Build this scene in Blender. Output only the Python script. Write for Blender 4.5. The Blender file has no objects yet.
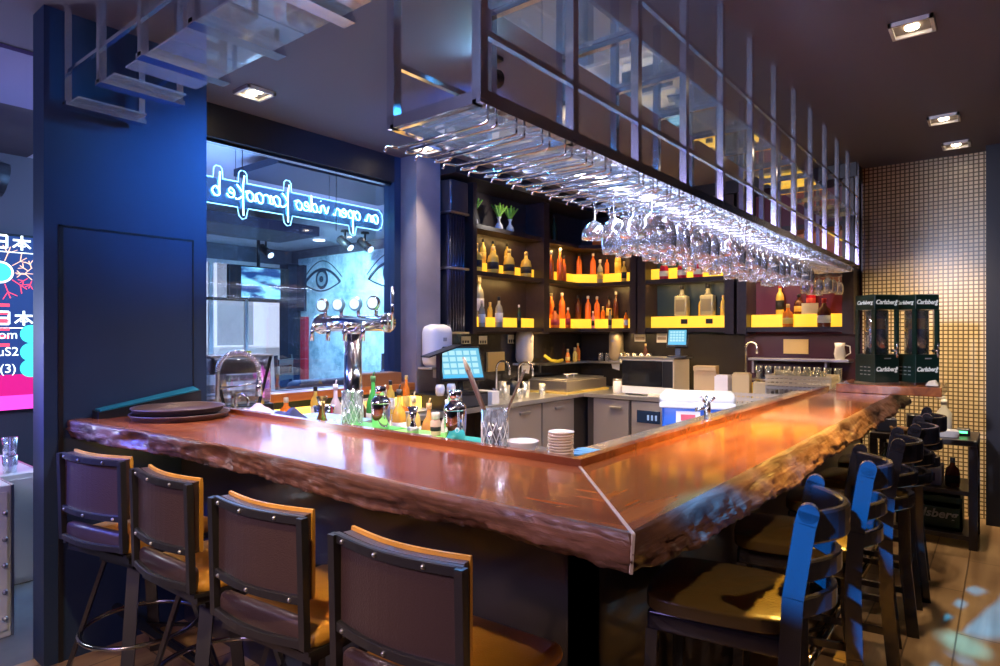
import bpy, bmesh, math, random
from mathutils import Vector, Matrix, noise
random.seed(7)
PI = math.pi
S = bpy.context.scene
COL = S.collection
# ------------------------------------------------------------ camera
CAMZ = 1.5; FPX = 631.0; YAW = math.radians(38.7)
cd = bpy.data.cameras.new('camera'); cam = bpy.data.objects.new('camera', cd); COL.objects.link(cam)
cd.sensor_width = 36; cd.lens = FPX*36/1000; cd.shift_y = 0.001; cd.clip_start = .05; cd.clip_end = 200
cam.location = (0, 0, CAMZ); cam.rotation_euler = (PI/2, 0, YAW)
S.camera = cam
# ------------------------------------------------------------ world, exposure
w = bpy.data.worlds.new('world'); S.world = w; w.use_nodes = True
bg = w.node_tree.nodes['Background']; bg.inputs[0].default_value = (.28, .26, .42, 1); bg.inputs[1].default_value = .16
S.view_settings.view_transform = 'Standard'; S.view_settings.look = 'None'
S.view_settings.gamma = 1; S.view_settings.use_curve_mapping = False
S.view_settings.exposure = 0.9

# ------------------------------------------------------------ lamps of the place and added fill lights
def spot(loc, target, power, col, size=60, blend=.6, rad=.04):
    l = bpy.data.lights.new('spot_light', 'SPOT'); l.energy = power; l.color = col
    l.spot_size = math.radians(size); l.spot_blend = blend; l.shadow_soft_size = rad
    o = bpy.data.objects.new('spot_light', l); COL.objects.link(o); o.location = loc
    o.rotation_euler = (Vector(target)-Vector(loc)).to_track_quat('-Z', 'Y').to_euler(); return o
def area(loc, target, power, col, sx, sy):
    l = bpy.data.lights.new('area_light', 'AREA'); l.energy = power; l.color = col
    l.shape = 'RECTANGLE'; l.size = sx; l.size_y = sy
    o = bpy.data.objects.new('area_light', l); COL.objects.link(o); o.location = loc
    o.rotation_euler = (Vector(target)-Vector(loc)).to_track_quat('-Z', 'Y').to_euler(); return o
def point(loc, power, col, rad=.05):
    l = bpy.data.lights.new('point_light', 'POINT'); l.energy = power; l.color = col; l.shadow_soft_size = rad
    o = bpy.data.objects.new('point_light', l); COL.objects.link(o); o.location = loc; return o
BLUE = (.03, .22, 1); CYAN = (.02, .35, 1); WARM = (1, .68, .36); VIO = (.35, .3, 1); PINK = (.9, .6, 1)
spot((-2.15, 2.55, 2.80), (-3.37, 1.75, 2.3), 210, BLUE, 42, 1)            # blue effect lamp above the bar, towards the fin wall
spot((-2.15, 2.65, 2.80), (-4.0, 3.9, 2.0), 70, BLUE, 100)
spot((-2.2, 2.5, 2.78), (-1.1, 2.2, 2.1), 60, CYAN, 90)
area((-2.0, -1.8, 2.7), (-1.9, 1.2, .9), 26, (.5, .38, 1), 1.2, .5)    # violet wash behind the camera
spot((-1.2, -1.4, 2.8), (-1.2, 1.1, .8), 110, (1, .74, .6), 80, 1, .2)  # added key light for the bar top
spot((-4.2, -1.2, 2.7), (-3.0, 1.08, 1.06), 900, (.10, .16, 1), 20, 1, .1)
spot((-1.25, -1.2, 2.6), (-1.16, 3.2, 1.95), 420, (.72, .74, 1), 36, .8, .1)   # added cool beam to brighten the stemware
spot((-.25, 4.6, 2.9), (-.72, 3.0, .7), 420, (1, .60, .10), 30, .8)  # added amber spot for gold light on the far seats
spot((-4.4, -.8, 2.5), (-3.45, .93, 1.6), 130, (.12, .28, 1), 24, .8)  # blue spot added for the end face of the fin wall
spot((-.9, .2, 2.9), (-2.1, 1.12, .68), 110, (1, .72, .34), 58, 1)  # added warm spot brightening the leather stool seats
# warm ceiling downlights (six fixtures are built further down)
DOWN = [(-.35, 3.6), (-.33, 5.27), (-.30, 6.05), (-3.58, 2.07), (-3.60, 3.55), (-3.3, 5.2)]
for i, (x, y) in enumerate(DOWN):
    spot((x, y, 2.93), (x+(.02 if i < 3 else .35), y, 0), [75, 60, 60, 60, 70, 60][i], (1, .76, .5), [80, 80, 56, 80, 80, 80][i], .8)
spot((-1.9, 3.1, 2.93), (-1.9, 3.1, 0), 150, (1, .85, .75), 110, 1)
spot((-2.3, 4.6, 2.93), (-2.4, 4.7, 0), 170, (1, .8, .6), 82, 1)
spot((-2.4, 1.75, 2.93), (-2.3, 1.5, 0), 120, (1, .86, .9), 90, 1)
area((-1.155, 3.3, 2.072), (-1.155, 3.3, 0), 13, (.68, .74, 1), .03, 3.0)   # added light under the rack for highlights on the glasses
# three added warm spots, then narrow blue beams of the moving heads on the right
spot((-.3, 3.5, 2.9), (-.72, 2.25, .7), 520, (1, .60, .10), 34, .8)  # amber light added to gild the ladder-back seats
spot((.9, 1.6, 2.9), (-.55, 2.0, 1.0), 60, (1, .7, .5), 60, 1)  # warm fill added for the slab edge
spot((-.35, 5.2, 2.9), (-.6, 6.5, .9), 110, (1, .72, .36), 58, 1)  # warm light added to brighten the mosaic wall
spot((-.9, -1.2, 2.85), (-.43, 1.80, .92), 5600, (0, .28, 1), 4.6, .3)
spot((-.9, -1.0, 2.85), (-.36, 2.56, .94), 6500, (0, .28, 1), 4.2, .3)
spot((1.1, .8, 2.85), (-.57, 2.28, 1.05), 200, (.02, .3, 1), 1.7, .3)
spot((1.1, .6, 2.85), (-.57, 1.92, 1.05), 200, (.02, .3, 1), 1.8, .3)
spot((1.1, 1.0, 2.85), (-.16, 3.78, 0), 1700, (.05, .5, 1), 2.6, .2)

# ------------------------------------------------------------ materials
MATS = {}
def newmat(name):
    m = bpy.data.materials.new(name); m.use_nodes = True; MATS[name] = m
    nt = m.node_tree; b = nt.nodes['Principled BSDF']; return m, nt, b
def M(name, col=(.5, .5, .5), rough=.5, metal=0, spec=.5, coat=0, emit=None, es=0, trans=0, ior=1.45, bump=0, bscale=60, var=0, vscale=8):
    if name in MATS: return MATS[name]
    m, nt, b = newmat(name)
    b.inputs['Base Color'].default_value = (*col, 1); b.inputs['Roughness'].default_value = rough
    b.inputs['Metallic'].default_value = metal; b.inputs['Specular IOR Level'].default_value = spec
    b.inputs['Coat Weight'].default_value = coat; b.inputs['Coat Roughness'].default_value = .05
    b.inputs['Transmission Weight'].default_value = trans; b.inputs['IOR'].default_value = ior
    if emit: b.inputs['Emission Color'].default_value = (*emit, 1); b.inputs['Emission Strength'].default_value = es
    if var or bump:
        tc = nt.nodes.new('ShaderNodeTexCoord'); n = nt.nodes.new('ShaderNodeTexNoise')
        nt.links.new(tc.outputs['Object'], n.inputs['Vector'])
        if var:
            n.inputs['Scale'].default_value = vscale; n.inputs['Detail'].default_value = 6
            r = nt.nodes.new('ShaderNodeValToRGB'); nt.links.new(n.outputs['Fac'], r.inputs[0])
            r.color_ramp.elements[0].position = .3; r.color_ramp.elements[1].position = .7
            r.color_ramp.elements[0].color = (*[c*(1-var) for c in col], 1); r.color_ramp.elements[1].color = (*[min(1, c*(1+var)) for c in col], 1)
            nt.links.new(r.outputs[0], b.inputs['Base Color'])
        if bump:
            n2 = nt.nodes.new('ShaderNodeTexNoise'); n2.inputs['Scale'].default_value = bscale; n2.inputs['Detail'].default_value = 5
            nt.links.new(tc.outputs['Object'], n2.inputs['Vector'])
            bp = nt.nodes.new('ShaderNodeBump'); bp.inputs['Strength'].default_value = bump; bp.inputs['Distance'].default_value = .01
            nt.links.new(n2.outputs['Fac'], bp.inputs['Height']); nt.links.new(bp.outputs[0], b.inputs['Normal'])
    return m
def glassmat(name, tint=(1, 1, 1), edge=.55, gloss=(1, 1, 1), rough=.02, base=.06, haze=0):
    if name in MATS: return MATS[name]
    m = bpy.data.materials.new(name); m.use_nodes = True; MATS[name] = m; nt = m.node_tree
    for n in list(nt.nodes):
        if n.type != 'OUTPUT_MATERIAL': nt.nodes.remove(n)
    out = [n for n in nt.nodes if n.type == 'OUTPUT_MATERIAL'][0]
    t = nt.nodes.new('ShaderNodeBsdfTransparent'); t.inputs[0].default_value = (*tint, 1)
    g = nt.nodes.new('ShaderNodeBsdfGlossy'); g.inputs['Roughness'].default_value = rough; g.inputs[0].default_value = (*gloss, 1)
    lw = nt.nodes.new('ShaderNodeLayerWeight'); lw.inputs[0].default_value = edge
    mp = nt.nodes.new('ShaderNodeMapRange'); mp.inputs['To Min'].default_value = base; mp.inputs['To Max'].default_value = .95
    nt.links.new(lw.outputs['Facing'], mp.inputs['Value'])
    mx = nt.nodes.new('ShaderNodeMixShader'); nt.links.new(mp.outputs[0], mx.inputs[0])
    nt.links.new(t.outputs[0], mx.inputs[1]); nt.links.new(g.outputs[0], mx.inputs[2]); last = mx
    if haze:
        df = nt.nodes.new('ShaderNodeBsdfDiffuse'); df.inputs[0].default_value = (.9, .92, .95, 1)
        tl = nt.nodes.new('ShaderNodeBsdfTranslucent'); tl.inputs[0].default_value = (.9, .92, .95, 1)
        m2 = nt.nodes.new('ShaderNodeMixShader'); nt.links.new(df.outputs[0], m2.inputs[1]); nt.links.new(tl.outputs[0], m2.inputs[2])
        m3 = nt.nodes.new('ShaderNodeMixShader'); m3.inputs[0].default_value = haze
        nt.links.new(mx.outputs[0], m3.inputs[1]); nt.links.new(m2.outputs[0], m3.inputs[2]); last = m3
    nt.links.new(last.outputs[0], out.inputs[0])
    return m
def woodmat(name, c1, c2, axis='X', scale=1.0, rough=.22, coat=.6, planks=0, bump=.05):
    m, nt, b = newmat(name)
    tc = nt.nodes.new('ShaderNodeTexCoord'); mp = nt.nodes.new('ShaderNodeMapping')
    s = [14, 14, 14]; s['XYZ'.index(axis)] = 1.1
    mp.inputs['Scale'].default_value = [q*scale for q in s]
    nt.links.new(tc.outputs['Object'], mp.inputs[0])
    n = nt.nodes.new('ShaderNodeTexNoise'); n.inputs['Scale'].default_value = 1; n.inputs['Detail'].default_value = 8; n.inputs['Distortion'].default_value = .6
    nt.links.new(mp.outputs[0], n.inputs['Vector'])
    r = nt.nodes.new('ShaderNodeValToRGB'); r.color_ramp.elements[0].position = .3; r.color_ramp.elements[1].position = .68
    r.color_ramp.elements[0].color = (*c1, 1); r.color_ramp.elements[1].color = (*c2, 1)
    nt.links.new(n.outputs['Fac'], r.inputs[0])
    colout = r.outputs[0]
    n3 = nt.nodes.new('ShaderNodeTexNoise'); n3.inputs['Scale'].default_value = 1.7; n3.inputs['Detail'].default_value = 3
    nt.links.new(tc.outputs['Object'], n3.inputs['Vector'])
    r3 = nt.nodes.new('ShaderNodeValToRGB'); r3.color_ramp.elements[0].color = (.55, .5, .5, 1); r3.color_ramp.elements[1].color = (1, 1, 1, 1)
    r3.color_ramp.elements[0].position = .35; r3.color_ramp.elements[1].position = .6
    nt.links.new(n3.outputs['Fac'], r3.inputs[0])
    mx = nt.nodes.new('ShaderNodeMix'); mx.data_type = 'RGBA'; mx.blend_type = 'MULTIPLY'; mx.inputs[0].default_value = .8
    nt.links.new(colout, mx.inputs[6]); nt.links.new(r3.outputs[0], mx.inputs[7]); colout = mx.outputs[2]
    if planks:
        br = nt.nodes.new('ShaderNodeTexBrick'); m2 = nt.nodes.new('ShaderNodeMapping')
        m2.inputs['Rotation'].default_value = (0, 0, PI/2)
        nt.links.new(tc.outputs['Object'], m2.inputs[0]); nt.links.new(m2.outputs[0], br.inputs['Vector'])
        br.inputs['Scale'].default_value = 1; br.inputs['Brick Width'].default_value = 1.3; br.inputs['Row Height'].default_value = planks
        br.inputs['Mortar Size'].default_value = .004; br.inputs['Color1'].default_value = (1, 1, 1, 1); br.inputs['Color2'].default_value = (.78, .76, .74, 1)
        br.inputs['Mortar'].default_value = (.25, .22, .2, 1)
        m3 = nt.nodes.new('ShaderNodeMix'); m3.data_type = 'RGBA'; m3.blend_type = 'MULTIPLY'; m3.inputs[0].default_value = 1
        nt.links.new(colout, m3.inputs[6]); nt.links.new(br.outputs[0], m3.inputs[7]); colout = m3.outputs[2]
    nt.links.new(colout, b.inputs['Base Color'])
    b.inputs['Roughness'].default_value = rough; b.inputs['Coat Weight'].default_value = coat; b.inputs['Coat Roughness'].default_value = .08
    bp = nt.nodes.new('ShaderNodeBump'); bp.inputs['Strength'].default_value = bump; bp.inputs['Distance'].default_value = .01
    nt.links.new(n.outputs['Fac'], bp.inputs['Height']); nt.links.new(bp.outputs[0], b.inputs['Normal'])
    return m
# ------------------------------------------------------------ mesh helpers
class MB:
    def __init__(s): s.bm = bmesh.new(); s.mats = []; s.T = Matrix()
    def mi(s, m):
        if m not in s.mats: s.mats.append(m)
        return s.mats.index(m)
    def add(s, vs, fs, m=None, smooth=False):
        k = s.mi(m) if m else 0
        v = [s.bm.verts.new(s.T @ Vector(p)) for p in vs]
        for f in fs:
            try: q = s.bm.faces.new([v[i] for i in f])
            except ValueError: continue
            q.material_index = k; q.smooth = smooth
        return s
    def box(s, x0, x1, y0, y1, z0, z1, m=None, bev=0):
        if x0 > x1: x0, x1 = x1, x0
        if y0 > y1: y0, y1 = y1, y0
        if z0 > z1: z0, z1 = z1, z0
        if not bev:
            vs = [(x, y, z) for z in (z0, z1) for y in (y0, y1) for x in (x0, x1)]
            return s.add(vs, [(0, 2, 3, 1), (4, 5, 7, 6), (0, 1, 5, 4), (2, 6, 7, 3), (0, 4, 6, 2), (1, 3, 7, 5)], m)
        b = bmesh.new(); bmesh.ops.create_cube(b, size=1)
        for v in b.verts: v.co = Vector(((x0+x1)/2+v.co.x*(x1-x0), (y0+y1)/2+v.co.y*(y1-y0), (z0+z1)/2+v.co.z*(z1-z0)))
        bev = min(bev, .49*min(x1-x0, y1-y0, z1-z0))
        bmesh.ops.bevel(b, geom=b.edges[:], offset=bev, segments=3, affect='EDGES', profile=.5)
        b.verts.index_update(); vs = [v.co.copy() for v in b.verts]; fs = [[v.index for v in f.verts] for f in b.faces]
        b.free(); return s.add(vs, fs, m, bev > .008)
    def lathe(s, prof, c=(0, 0, 0), n=24, m=None, smooth=True, ax=None):
        T0 = s.T
        M0 = Matrix.Translation(c)
        if ax is not None: M0 = M0 @ Vector(ax).to_track_quat('Z', 'Y').to_matrix().to_4x4()
        s.T = T0 @ M0
        vs = []; fs = []
        for r, z in prof:
            for i in range(n):
                a = 2*PI*i/n; vs.append((r*math.cos(a), r*math.sin(a), z))
        for j in range(len(prof)-1):
            for i in range(n):
                i2 = (i+1) % n; fs.append((j*n+i, j*n+i2, (j+1)*n+i2, (j+1)*n+i))
        if prof[0][0] > 1e-4: fs.append(tuple(range(n-1, -1, -1)))
        if prof[-1][0] > 1e-4: fs.append(tuple((len(prof)-1)*n+i for i in range(n)))
        s.add(vs, fs, m, smooth); s.T = T0; return s
    def cyl(s, p0, p1, r, m=None, n=16, r2=None):
        p0, p1 = Vector(p0), Vector(p1); L = (p1-p0).length
        return s.lathe([(r, 0), (r if r2 is None else r2, L)], p0, n, m, True, p1-p0)
    def tube(s, pts, r, m=None, n=8, closed=False):
        pts = [Vector(p) for p in pts]; N = len(pts); vs = []; fs = []; up = None
        for i, p in enumerate(pts):
            a = pts[(i-1) % N] if closed or i > 0 else p; b = pts[(i+1) % N] if closed or i < N-1 else p
            t = (b-a).normalized()
            if up is None:
                up = Vector((0, 0, 1)) if abs(t.z) < .9 else Vector((1, 0, 0))
            u = (up - t*up.dot(t)).normalized(); v = t.cross(u); up = u
            for k in range(n):
                q = 2*PI*k/n; vs.append(p + u*r*math.cos(q) + v*r*math.sin(q))
        R = N if closed else N-1
        for i in range(R):
            for k in range(n):
                k2 = (k+1) % n; j = (i+1) % N; fs.append((i*n+k, i*n+k2, j*n+k2, j*n+k))
        if not closed: fs += [tuple(range(n-1, -1, -1)), tuple((N-1)*n+k for k in range(n))]
        return s.add(vs, fs, m, True)
    def bar(s, p0, p1, w, h, m=None, up=(0, 0, 1)):
        p0, p1 = Vector(p0), Vector(p1); t = (p1-p0).normalized(); up = Vector(up)
        if abs(t.dot(up)) > .98: up = Vector((0, 1, 0))
        a = t.cross(up).normalized(); u = a.cross(t)
        vs = [p + a*sx*w/2 + u*sy*h/2 for p in (p0, p1) for sx, sy in ((-1, -1), (1, -1), (1, 1), (-1, 1))]
        return s.add(vs, [(3, 2, 1, 0), (4, 5, 6, 7), (0, 1, 5, 4), (1, 2, 6, 5), (2, 3, 7, 6), (3, 0, 4, 7)], m)
    def ribbon(s, path, h, th, m=None):
        # curved slat: path of (x,y,z) at mid height, vertical height h, thickness th horizontally
        N = len(path); vs = []; fs = []
        for i, p in enumerate(path):
            a = Vector(path[max(i-1, 0)]); b = Vector(path[min(i+1, N-1)]); t = (b-a); t.z = 0; t.normalize(); nn = Vector((t.y, -t.x, 0)); p = Vector(p)
            for du, dz in ((-1, -.42), (-.6, -.5), (.6, -.5), (1, -.42), (1, .42), (.6, .5), (-.6, .5), (-1, .42)):
                vs.append(p + nn*du*th/2 + Vector((0, 0, dz*h)))
        for i in range(N-1):
            for k in range(8):
                k2 = (k+1) % 8; fs.append((i*8+k, (i+1)*8+k, (i+1)*8+k2, i*8+k2))
        fs += [tuple(range(8)), tuple((N-1)*8+k for k in range(7, -1, -1))]
        return s.add(vs, fs, m, False)
    def prism(s, poly, z0, z1, m=None, smooth=False):
        n = len(poly); vs = [(x, y, z0) for x, y in poly]+[(x, y, z1) for x, y in poly]
        fs = [tuple(range(n-1, -1, -1)), tuple(range(n, 2*n))]+[(i, (i+1) % n, n+(i+1) % n, n+i) for i in range(n)]
        return s.add(vs, fs, m, smooth)
    def sphere(s, c, r, m=None, n=16, sc=(1, 1, 1)):
        prof = [(r*math.sin(PI*i/10), -r*math.cos(PI*i/10)) for i in range(11)]
        T0 = s.T; s.T = T0 @ Matrix.Translation(c) @ Matrix.Diagonal((*sc, 1)); s.lathe(prof, (0, 0, 0), n, m); s.T = T0; return s
    def build(s, name, mat=None, parent=None, loc=None, rz=0, mesh_only=False):
        me = bpy.data.meshes.new(name)
        bmesh.ops.remove_doubles(s.bm, verts=s.bm.verts[:], dist=1e-5)
        bmesh.ops.recalc_face_normals(s.bm, faces=s.bm.faces[:])
        s.bm.to_mesh(me); s.bm.free()
        if s.mats and s.mats[0] is not None:
            for m in s.mats: me.materials.append(m)
        elif mat: me.materials.append(mat)
        if mesh_only: return me
        o = bpy.data.objects.new(name, me); COL.objects.link(o)
        if parent: o.parent = parent
        if loc: o.location = loc
        o.rotation_euler.z = rz
        return o
def tag(o, label, cat=None, group=None, kind=None):
    if label: o['label'] = label
    if cat: o['category'] = cat
    if group: o['group'] = group
    if kind: o['kind'] = kind
    return o
def struct(o): o['kind'] = 'structure'; return o
def thing(name, label, cat, loc=(0, 0, 0), rz=0, group=None):
    o = bpy.data.objects.new(name, None); COL.objects.link(o); o.empty_display_size = .05
    o.location = loc; o.rotation_euler.z = rz; return tag(o, label, cat, group)
def dup(root, loc, rz=0, label=None, group=None, scale=None):
    r = root.copy(); COL.objects.link(r); r.location = loc; r.rotation_euler.z = rz
    if label: r['label'] = label
    if group: r['group'] = group
    if scale: r.scale = scale
    for ch in list(KIDS(root)):
        c = ch.copy(); COL.objects.link(c); c.parent = r
        for g in KIDS(ch):
            d = g.copy(); COL.objects.link(d); d.parent = c
    return r
def KIDS(o): return [q for q in COL.objects if q.parent == o]
def P(px, py, X=None, Y=None, z=None):
    r = (px-500)/FPX; s_, c_ = math.sin(YAW), math.cos(YAW)
    v = (-s_+c_*r, c_+s_*r, (334-py)/FPX)
    d = X/v[0] if X is not None else Y/v[1] if Y is not None else (z-CAMZ)/v[2]
    return (v[0]*d, v[1]*d, CAMZ+v[2]*d)
def text_mesh(txt, size, mat, name, parent=None, loc=(0, 0, 0), rot=(0, 0, 0), shear=0, ext=.0008, offset=0, mirror=False, align='CENTER'):
    cu = bpy.data.curves.new('t', 'FONT'); cu.body = txt; cu.size = size; cu.shear = shear; cu.extrude = ext; cu.offset = offset
    cu.align_x = align; cu.align_y = 'CENTER'; cu.resolution_u = 3
    o = bpy.data.objects.new('t', cu); COL.objects.link(o); bpy.context.view_layer.update()
    me = bpy.data.meshes.new_from_object(o.evaluated_get(bpy.context.evaluated_depsgraph_get()))
    bpy.data.objects.remove(o); bpy.data.curves.remove(cu)
    if mirror: me.transform(Matrix.Diagonal((-1, 1, 1, 1)))
    me.materials.clear(); me.materials.append(mat); me.name = name
    o = bpy.data.objects.new(name, me); COL.objects.link(o); o.parent = parent; o.location = loc; o.rotation_euler = rot
    return o
# palette
chrome = M('chrome', (.8, .82, .88), .14, 1)
steel = M('brushed_steel', (.55, .54, .54), .28, 1, bump=.02, bscale=200)
steeld = M('worktop_steel', (.62, .6, .58), .3, .9, bump=.02, bscale=150)
black = M('black_plastic', (.012, .012, .014), .35)
blackm = M('black_metal', (.02, .018, .018), .32, .3)
navy = M('navy_wall_paint', (.012, .03, .075), .55, var=.08, vscale=3, bump=.03, bscale=120)
darkwall = M('dark_panel', (.018, .017, .022), .4)
shelfwood = M('dark_shelf_wood', (.035, .022, .02), .35, var=.2, vscale=20)
white = M('white_plastic', (.75, .73, .7), .35)
cream = M('cream_paper', (.8, .72, .5), .7)
porc = M('porcelain', (.82, .78, .72), .2, coat=.5)
glass = glassmat('clear_glass', (.96, .98, 1), .5, (1, 1, 1), .03, .07)
glassw = glassmat('stemware_glass', (.93, .95, 1), .62, (1, 1, 1), .04, .16, .05)
pane = glassmat('shelf_glass', (.85, .93, .97), .35, (.8, .92, 1), .02, .12, .22)
yellowled = M('yellow_light_box', (.9, .6, .05), .5, emit=(1, .52, .03), es=.62)
leather = M('dark_brown_leather', (.055, .03, .028), .36, coat=.15, bump=.25, bscale=220)
tan = M('tan_leather', (.62, .29, .045), .33, coat=.25, bump=.2, bscale=220, var=.12, vscale=10)
steelleg = M('gunmetal_frame', (.07, .065, .07), .4, .8)
brass = M('brass', (.8, .55, .2), .2, 1)
redwood = woodmat('bar_top_wood', (.20, .042, .014), (.54, .155, .042), 'X', 1, .2, .5)
redwoody = woodmat('bar_top_wood_side_arm', (.20, .045, .012), (.58, .18, .035), 'Y', 1, .22, .55)
rimwood = woodmat('rim_wood', (.2, .05, .02), (.36, .10, .04), 'X', 1.5, .25, .6)
orangewood = woodmat('orange_wood', (.3, .09, .025), (.5, .19, .05), 'Y', 1.5, .3, .4)
floorwood = woodmat('oak_floor_wood', (.33, .2, .1), (.56, .38, .2), 'Y', .7, .3, .25, planks=.19)
# ============================================================ THE SETTING
H = 2.98
struct(MB().box(-3.5, 2.6, -3.1, 6.9, -.1, 0).build('floor', floorwood))
struct(MB().box(-10.4, -3.5, -3.1, 6.9, -.1, 0).build('floor_lounge', M('grey_stone_floor', (.16, .17, .17), .25, var=.3, vscale=2)))
struct(MB().box(-3.97, 2.6, -3.1, 6.9, H, H+.1).build('ceiling', M('ceiling_paint', (.115, .105, .15), .7, bump=.03, bscale=90)))
struct(MB().box(-10.4, -3.97, -3.1, 1.65, H, H+.1).build('ceiling_entrance', M('dark_ceiling_paint', (.05, .045, .06), .7)))
struct(MB().box(-4.95, -3.99, .85, 1.4, H-.02, H).build('ceiling_panel_violet_lit', M('violet_lit_panel', (.2, .19, .34), .7)))  # purple light on the ceiling is put into this panel's colour
struct(MB().box(-10.4, -3.97, 1.65, 6.9, H, H+.1).build('ceiling_lounge', M('lounge_ceiling_paint', (.5, .52, .6), .7)))
lounge = M('lounge_wall_paint', (.10, .11, .15), .6)
struct(MB().box(-10.4, 2.6, -3.2, -3.1, 0, H).build('wall_front', darkwall))
struct(MB().box(2.6, 2.7, -3.2, 7, 0, H).build('wall_right', darkwall))
# back wall behind the shelves and the tiled section
struct(MB().box(-4.0, -1.0, 6.52, 6.65, 0, H).build('wall_back', M('back_wall_maroon', (.05, .01, .016), .4)))
m, nt, b = newmat('gold_mosaic')
tc = nt.nodes.new('ShaderNodeTexCoord'); br = nt.nodes.new('ShaderNodeTexBrick'); mp = nt.nodes.new('ShaderNodeMapping')
mp.inputs['Rotation'].default_value = (PI/2, 0, 0)
nt.links.new(tc.outputs['Object'], mp.inputs[0]); nt.links.new(mp.outputs[0], br.inputs[0])
br.offset = 0; br.inputs['Scale'].default_value = 1; br.inputs['Brick Width'].default_value = .034; br.inputs['Row Height'].default_value = .034
br.inputs['Mortar Size'].default_value = .0055; br.inputs['Mortar Smooth'].default_value = .2
br.inputs['Color1'].default_value = (.85, .68, .42, 1); br.inputs['Color2'].default_value = (.72, .57, .34, 1); br.inputs['Mortar'].default_value = (.16, .11, .06, 1)
nt.links.new(br.outputs['Color'], b.inputs['Base Color']); b.inputs['Roughness'].default_value = .25
bp = nt.nodes.new('ShaderNodeBump'); bp.inputs['Strength'].default_value = .4; bp.inputs['Distance'].default_value = .004; bp.invert = True
nt.links.new(br.outputs['Fac'], bp.inputs['Height']); nt.links.new(bp.outputs[0], b.inputs['Normal'])
struct(MB().box(-1.0, -.12, 6.45, 6.65, 0, H).build('wall_back_tiled', m))
struct(MB().box(-.12, -.02, 6.25, 6.65, 0, H).box(-.02, 2.6, 6.35, 6.65, 0, H).build('wall_back_right', M('deep_navy_paint', (.005, .006, .016), .5)))
# fin wall on the left with its flush panel
fin = struct(MB().box(-3.52, -3.37, .93, 1.67, 0, H).build('wall_left', navy))
fp = MB(); fp.box(-3.372, -3.366, .985, 1.005, 0, 2.0, black).box(-3.372, -3.366, .985, 1.60, 1.99, 2.0, black).box(-3.372, -3.366, 1.595, 1.60, 0, 2.0, black)
fp.build('panel_groove', black, fin)
struct(MB().box(-3.97, -3.52, 1.60, 1.67, 0, H).build('wall_left_return', navy))
# window wall along X=-3.97: header, low wall, pier
Y0, Y1 = 1.67, 3.55
struct(MB().box(-4.10, -3.97, Y0, Y1, 2.765, H).build('wall_window_header', darkwall))
struct(MB().box(-4.10, -3.97, 1.60, Y1, 0, 1.08).build('wall_window_below', navy))
struct(MB().box(-4.10, -3.97, Y1, 6.65, 0, H).build('wall_side', navy))
struct(MB().box(-3.97, -3.78, 3.62, 3.90, 0, H).build('pillar', M('grey_plaster', (.22, .2, .22), .7, bump=.1, bscale=30, var=.12, vscale=4)))
struct(MB().box(-3.97, -3.60, 3.90, 6.52, 2.86, H).box(-3.6, -1.0, 6.15, 6.52, 2.86, H).build('trim_2', darkwall))
wf = struct(MB().box(-4.06, -4.01, Y0, Y1, 2.745, 2.765, blackm).box(-4.06, -4.01, Y0, Y1, 1.08, 1.10, blackm).build('window_1', blackm))
MB().box(-4.04, -4.034, Y0, Y1, 1.10, 2.745).build('pane', glassmat('window_glass', (.97, .98, 1), .2, (1, 1, 1), .01, .03), wf)
for i, y in enumerate((2.25, 3.02)): MB().cyl((-4.045, y, 2.3), (-4.045, y, 2.97), .003).build('sign_cable', black, wf)
# low wooden sill counter in the window
tag(MB().box(-3.97, -3.80, 1.70, 3.70, 1.04, 1.10, bev=.004).build('window_sill_counter', orangewood), 'orange-brown wooden sill counter running under the lounge window', 'counter')
# ---- lounge beyond the window
LX, LY = -10.0, 6.5
wl = struct(MB().box(LX-.1, LX, 3.2, 4.35, 0, H, lounge).box(LX-.1, LX, 4.35, 6.6, 2.72, H, lounge).box(LX-.1, LX, 4.35, 6.6, 0, .5, lounge).box(LX-.1, LX, 6.32, 6.6, .5, 2.72, lounge).build('wall_lounge_street', lounge))
struct(MB().box(LX, -4.10, LY, LY+.1, 0, H).build('wall_lounge_back', lounge))
struct(MB().box(-6.5, -6.4, -3.1, 2.6, 0, H).build('wall_lounge_screen', M('grey_lounge_wall', (.12, .13, .16), .6)))
struct(MB().box(LX, -6.4, 2.6, 2.7, 0, H).build('wall_lounge_side', lounge))
sw = struct(MB().box(LX-.06, LX, 4.35, 6.32, .5, .56, white).box(LX-.06, LX, 4.35, 6.32, 2.66, 2.72, white).box(LX-.06, LX, 5.0, 5.07, .56, 2.66, white).box(LX-.06, LX, 5.62, 5.67, .56, 2.66, white).box(LX-.06, LX, 4.35, 6.32, 2.05, 2.1, blackm).build('window_2', white))
MB().box(LX-.03, LX-.025, 4.35, 6.32, .56, 2.66).build('pane', MATS['window_glass'], sw)
# street outside, its daylight put into the surfaces as emission
street = M('daylight_glow_facade', (.8, .8, .82), .9, emit=(.74, .82, 1), es=.55)
fac = thing('building_facade', 'pale daylit building across the street outside the far window', 'building', (0, 0, 0))
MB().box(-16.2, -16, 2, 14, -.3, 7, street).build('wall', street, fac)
for y in range(5): MB().box(-16.0, -15.97, 4.2+2*y, 5.2+2*y, 1.2, 3.4).build('window', M('facade_window_glow', (.3, .33, .4), .3, emit=(.5, .55, .68), es=.3), fac)
MB().box(-16.0, -15.9, 2, 14, .9, 1.05).build('ledge', M('facade_ledge_glow', (.5, .5, .55), .8, emit=(.5, .5, .6), es=.3), fac)
struct(MB().box(-16, -10.3, 2, 14, -.3, -.2).build('ground_street', M('street_asphalt_glow', (.5, .5, .52), .9, emit=(.6, .66, .8), es=.35)))
carr = thing('parked_car', 'pale car parked in the street outside the far window', 'car', (-12.6, 6.9, -.2))
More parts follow.
